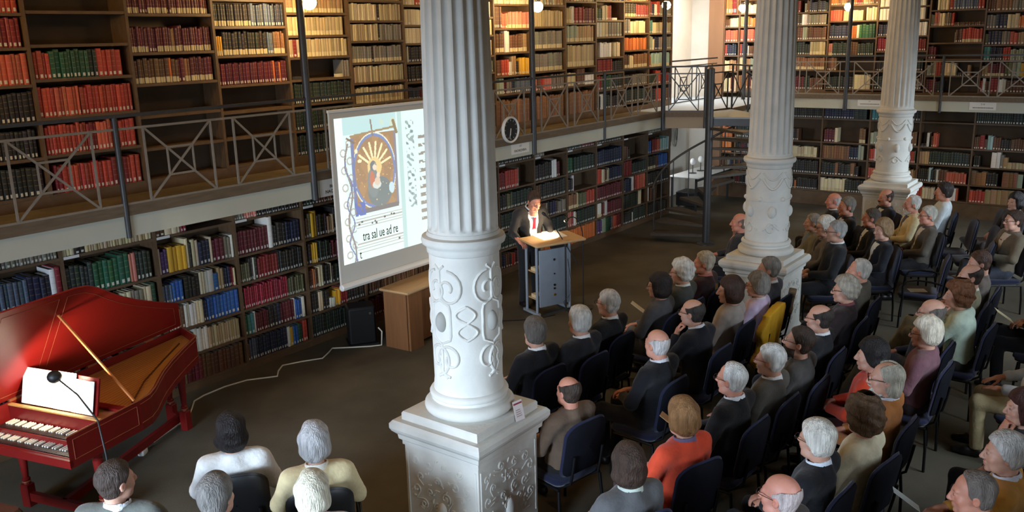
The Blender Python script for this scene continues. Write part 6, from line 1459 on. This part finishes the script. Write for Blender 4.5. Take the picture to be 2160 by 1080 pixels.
person('white-bearded man in cream jacket', 13.665, 2.938, 1.2, 114, turn=2, hair='receding', hcol=(206, 204, 198), top=(222, 206, 162), shirt=(96, 92, 96), beard='beard', bcol=(214, 212, 206), skin=(1.06, 0.86, 0.82))
person('grey-haired man with glasses in grey-brown suit, right of cream jacket', 12.914, 2.562, 1.2, 116, turn=6, hair='short', hcol=(186, 182, 170), top=(88, 82, 74), shirt=(196, 192, 178), glasses=True, skin=(1.06, 0.86, 0.82))
person('dark-haired man in white shirt at the back right', 14.584, 2.701, 1.24, 100, turn=4, hair='thick', hcol=(44, 34, 30), top=(206, 214, 216), legs=(90, 84, 74), skin=(1.0, 0.82, 0.74), scale=1.05)
person('dark-haired woman in black top at the upper right edge', 14.795, 1.746, 1.16, 128, turn=14, sex='f', hair='bob', hcol=(34, 28, 28), top=(44, 40, 42), legs=(120, 110, 106))
person('man with glasses and rust tie in brown-grey jacket, right edge', 12.999, 1.530, 1.22, 122, turn=4, hair='short', hcol=(62, 48, 40), top=(106, 96, 80), shirt=(206, 196, 186), tie=(160, 70, 56), glasses=True, pose='cross', legs=(60, 64, 74))
person('woman with dark red-brown hair and black jacket cut by the right edge', 6.606, 0.586, 1.15, 104, turn=14, sex='f', hair='bob', hcol=(66, 34, 30), top=(30, 30, 34), pose='chin', legs=(34, 34, 38))
person('white-haired man in ochre sweater with checked collar', 5.673, 0.572, 1.2, 92, turn=16, hair='thick', hcol=(196, 194, 190), top=(176, 124, 50), collar=(198, 200, 212), legs=(52, 50, 52), pose='paper')
person('balding grey-haired man at the lower right bottom edge', 5.049, 0.636, 1.2, 90, turn=16, hair='receding', hcol=(120, 112, 106), top=(140, 104, 60), skin=(1.1, 0.9, 0.88), nod=-6, legs=(80, 60, 50))
person('man in pale blue shirt and khaki trousers, head outside right edge', 8.296, 0.586, 1.2, 92, turn=18, hair='short', hcol=(150, 146, 140), top=(196, 206, 216), legs=(186, 170, 132), pose='side')
person('person with crossed black-trousered legs at the right edge', 10.035, 0.669, 1.2, 92, turn=18, hair='short', hcol=(90, 80, 72), top=(38, 36, 38), legs=(26, 26, 30), pose='cross')
person('black-bobbed woman in white jacket, seen from behind near the harpsichord', 3.223, 4.909, 1.16, 52, turn=-2, sex='f', hair='bob', hcol=(26, 20, 20), top=(224, 222, 218), legs=(190, 170, 140))
person('grey-haired woman in beige jacket, seen from behind', 3.422, 4.280, 1.16, 52, turn=-2, sex='f', hair='ladyshort', hcol=(176, 174, 174), top=(206, 188, 146), legs=(196, 170, 130), collar=(220, 214, 200))
person('white-blonde lady at the bottom edge behind the beige jacket', 2.980, 3.781, 1.15, 48, turn=-4, sex='f', hair='ladyshort', hcol=(226, 218, 196), top=(206, 200, 214), legs=(70, 70, 76))
person('grey-haired man at the bottom edge behind the white jacket', 2.595, 4.169, 1.2, 44, turn=-22, hair='thick', hcol=(116, 112, 108), top=(60, 62, 66), legs=(50, 50, 54))
person('dark-haired man in grey-green jacket, profile to the right, by the harpsichord', 2.355, 4.837, 1.2, 36, turn=-34, hair='short', hcol=(66, 54, 48), top=(92, 94, 88), collar=(216, 218, 220), pose='side')
# the speaker at the lectern
person('man in dark suit, white shirt and red tie speaking at the lectern', 9.62, 6.90, 1.575, 246, pose='stand', hair='short', hcol=(70, 52, 44), top=(48, 46, 46), legs=(36, 35, 36), shirt=(228, 228, 226), collar=(228, 228, 226), tie=(176, 26, 48), nod=-24, turn=-4, skin=(1.0, 0.8, 0.74), scale=0.99, group=None)
# chairs under the listeners and empty ones
for i, (o, ox, oy, az, sc, J) in enumerate(PEOPLE):
    if 'lectern' in o['label']: continue
    left = ox < 3.6 and oy > 3.4
    chair('%s chair occupied by the %s' % ('black' if left else 'navy', o['label'].split(',')[0].split(' seated ')[0].split(' directly ')[0].split(' beside ')[0].split(' at the ')[0].split(' half ')[0].split(' behind ')[0].split(' cut ')[0].split(' right of ')[0].split(' left of ')[0].split(' before ')[0]), ox, oy, math.radians(az), arms=(i % 9 == 5), black=left)
chair('empty navy armchair with a programme on its seat, left of another empty one', 11.72, 2.32, math.radians(100), True)
chair('empty navy chair with a folded programme, behind the armchair', 12.75, 1.98, math.radians(100))
chair('empty navy chair at the back, left of two others', 14.15, 2.42, math.radians(110))
chair('empty navy chair farthest back on the right', 15.1, 2.2, math.radians(112))
chair('empty blue chair in front of the man with rust tie', 13.78, 2.08, math.radians(112))


def paper_at(label, x, y, z, az, w_=0.15, h_=0.21, tilt=0.0, m=None):
    o = MB().box(-w_ / 2, w_ / 2, -h_ / 2, h_ / 2, 0, 0.003).build('programme', m or M_paper); o.location = (x, y, z); o.rotation_euler = (tilt, 0, math.radians(az)); return tag(o, label, 'paper', 'concert programmes')


paper_at('white programme lying on the empty armchair seat', 11.68, 2.36, 0.462, 30); paper_at('white programme lying on the empty chair behind the armchair', 12.7, 2.03, 0.462, 60)


def in_hand(lbl, key, label, w_=0.1, h_=0.2, i=0, m=None):
    for o, ox, oy, az, sc, J in PEOPLE:
        if key in o['label']:
            p = (J['wr'][i] + J['wr'][1 - i]) / 2 * 0.35 + J['wr'][i] * 0.65; p = p + np.array((0, 0.12, 0.02)); p *= sc; r_ = math.radians(az) - PI / 2
            q = MB().box(-w_ / 2, w_ / 2, 0, h_, -0.001, 0.001).build('programme', m or M_paper); q.location = (ox + math.cos(r_) * p[0] - math.sin(r_) * p[1], oy + math.sin(r_) * p[0] + math.cos(r_) * p[1], p[2]); q.rotation_euler = (math.radians(35), 0, r_ + 0.3)
            tag(q, label, 'paper', 'programmes in hands'); return


in_hand('', 'small programme', 'small orange-tinted programme held by the thin white-haired man', 0.09, 0.14, m=mat('paper_orange', (222, 176, 130), 0.8))
in_hand('', 'ochre sweater', 'white folded card held by the man in ochre sweater', 0.08, 0.2, m=mat('paper_blue', (206, 222, 228), 0.8))
in_hand('', 'crossed black-trousered', 'cream notebook held above the crossed black legs', 0.16, 0.2, m=mat('paper_cream', (230, 222, 180), 0.8))
in_hand('', 'fluffy white hair', 'white programme held by the man with fluffy white hair', 0.1, 0.18)

# yellow coat over the chair back of the woman in lilac, brown scarf on the next chair
def drape(label, key, m, w_, drop, name, cat, dx=0.0, t=0.085):
    for o, ox, oy, az, sc, J in PEOPLE:
        if key in o['label']:
            def fn(P):
                x, y, z = P.T; yb = -0.235 - 0.16 * (z - 0.49) + 0.035 * (x / 0.22) ** 2; fold = 0.012 * np.sin((x - dx) * 42 + z * 6) + 0.006 * np.sin((x - dx) * 95 + 1)
                d = np.abs(y - yb) - (t / 2 + fold * np.clip((0.92 - z) * 3, 0.2, 1)); d = np.maximum(d, np.abs(x - dx) - w_ / 2 - 0.03 * np.sin(z * 20)); top = 0.985 - 0.25 * (np.abs(x - dx) / max(w_, 0.3)) ** 2 * 2
                return np.maximum(np.maximum(d, z - top), 0.985 - drop + 0.04 * np.sin(x * 25) - z)
            V, Q = solid(fn, (-0.36, -0.42, 0.2), (0.36, -0.1, 1.04), 0.014)
            q = put(name, np_mesh(name, V, Q), m, None, (ox, oy, 0), math.radians(az) - PI / 2); tag(q, label, cat)
            return


drape('yellow coat draped over the chair back of the woman in lilac', 'lilac blouse', mat('yellow_coat', (206, 152, 22), 0.8, var=0.1, vscale=8, bump=0.2, bscale=30), 0.5, 0.72, 'yellow_coat', 'coat')
drape('brown scarf hanging on the chair back before the middle column', 'grey-suited man', mat('brown_scarf', (128, 104, 78), 0.9, var=0.2, vscale=12, bump=0.3, bscale=60), 0.1, 0.3, 'scarf', 'scarf', dx=0.17)
cb2 = thing('cabinet', 'small brown wooden cabinet behind the middle column', 'cabinet', (13.9, 5.55, 0), 0.2)
MB().rbox(-0.2, 0.2, -0.2, 0.2, 0, 0.62, 0.01).build('body', M_oakp, cb2, 30); MB().rbox(-0.22, 0.22, -0.22, 0.22, 0.62, 0.65, 0.01).build('top', M_oakp, cb2, 30)
dr_ = MB().rbox(-0.17, 0.17, -0.212, -0.2, 0.05, 0.58, 0.004).build('door', M_oakp, cb2, 30); MB().sphere((0.12, -0.22, 0.34), 0.012, 8, 6).build('knob', M_gold, dr_, 60)
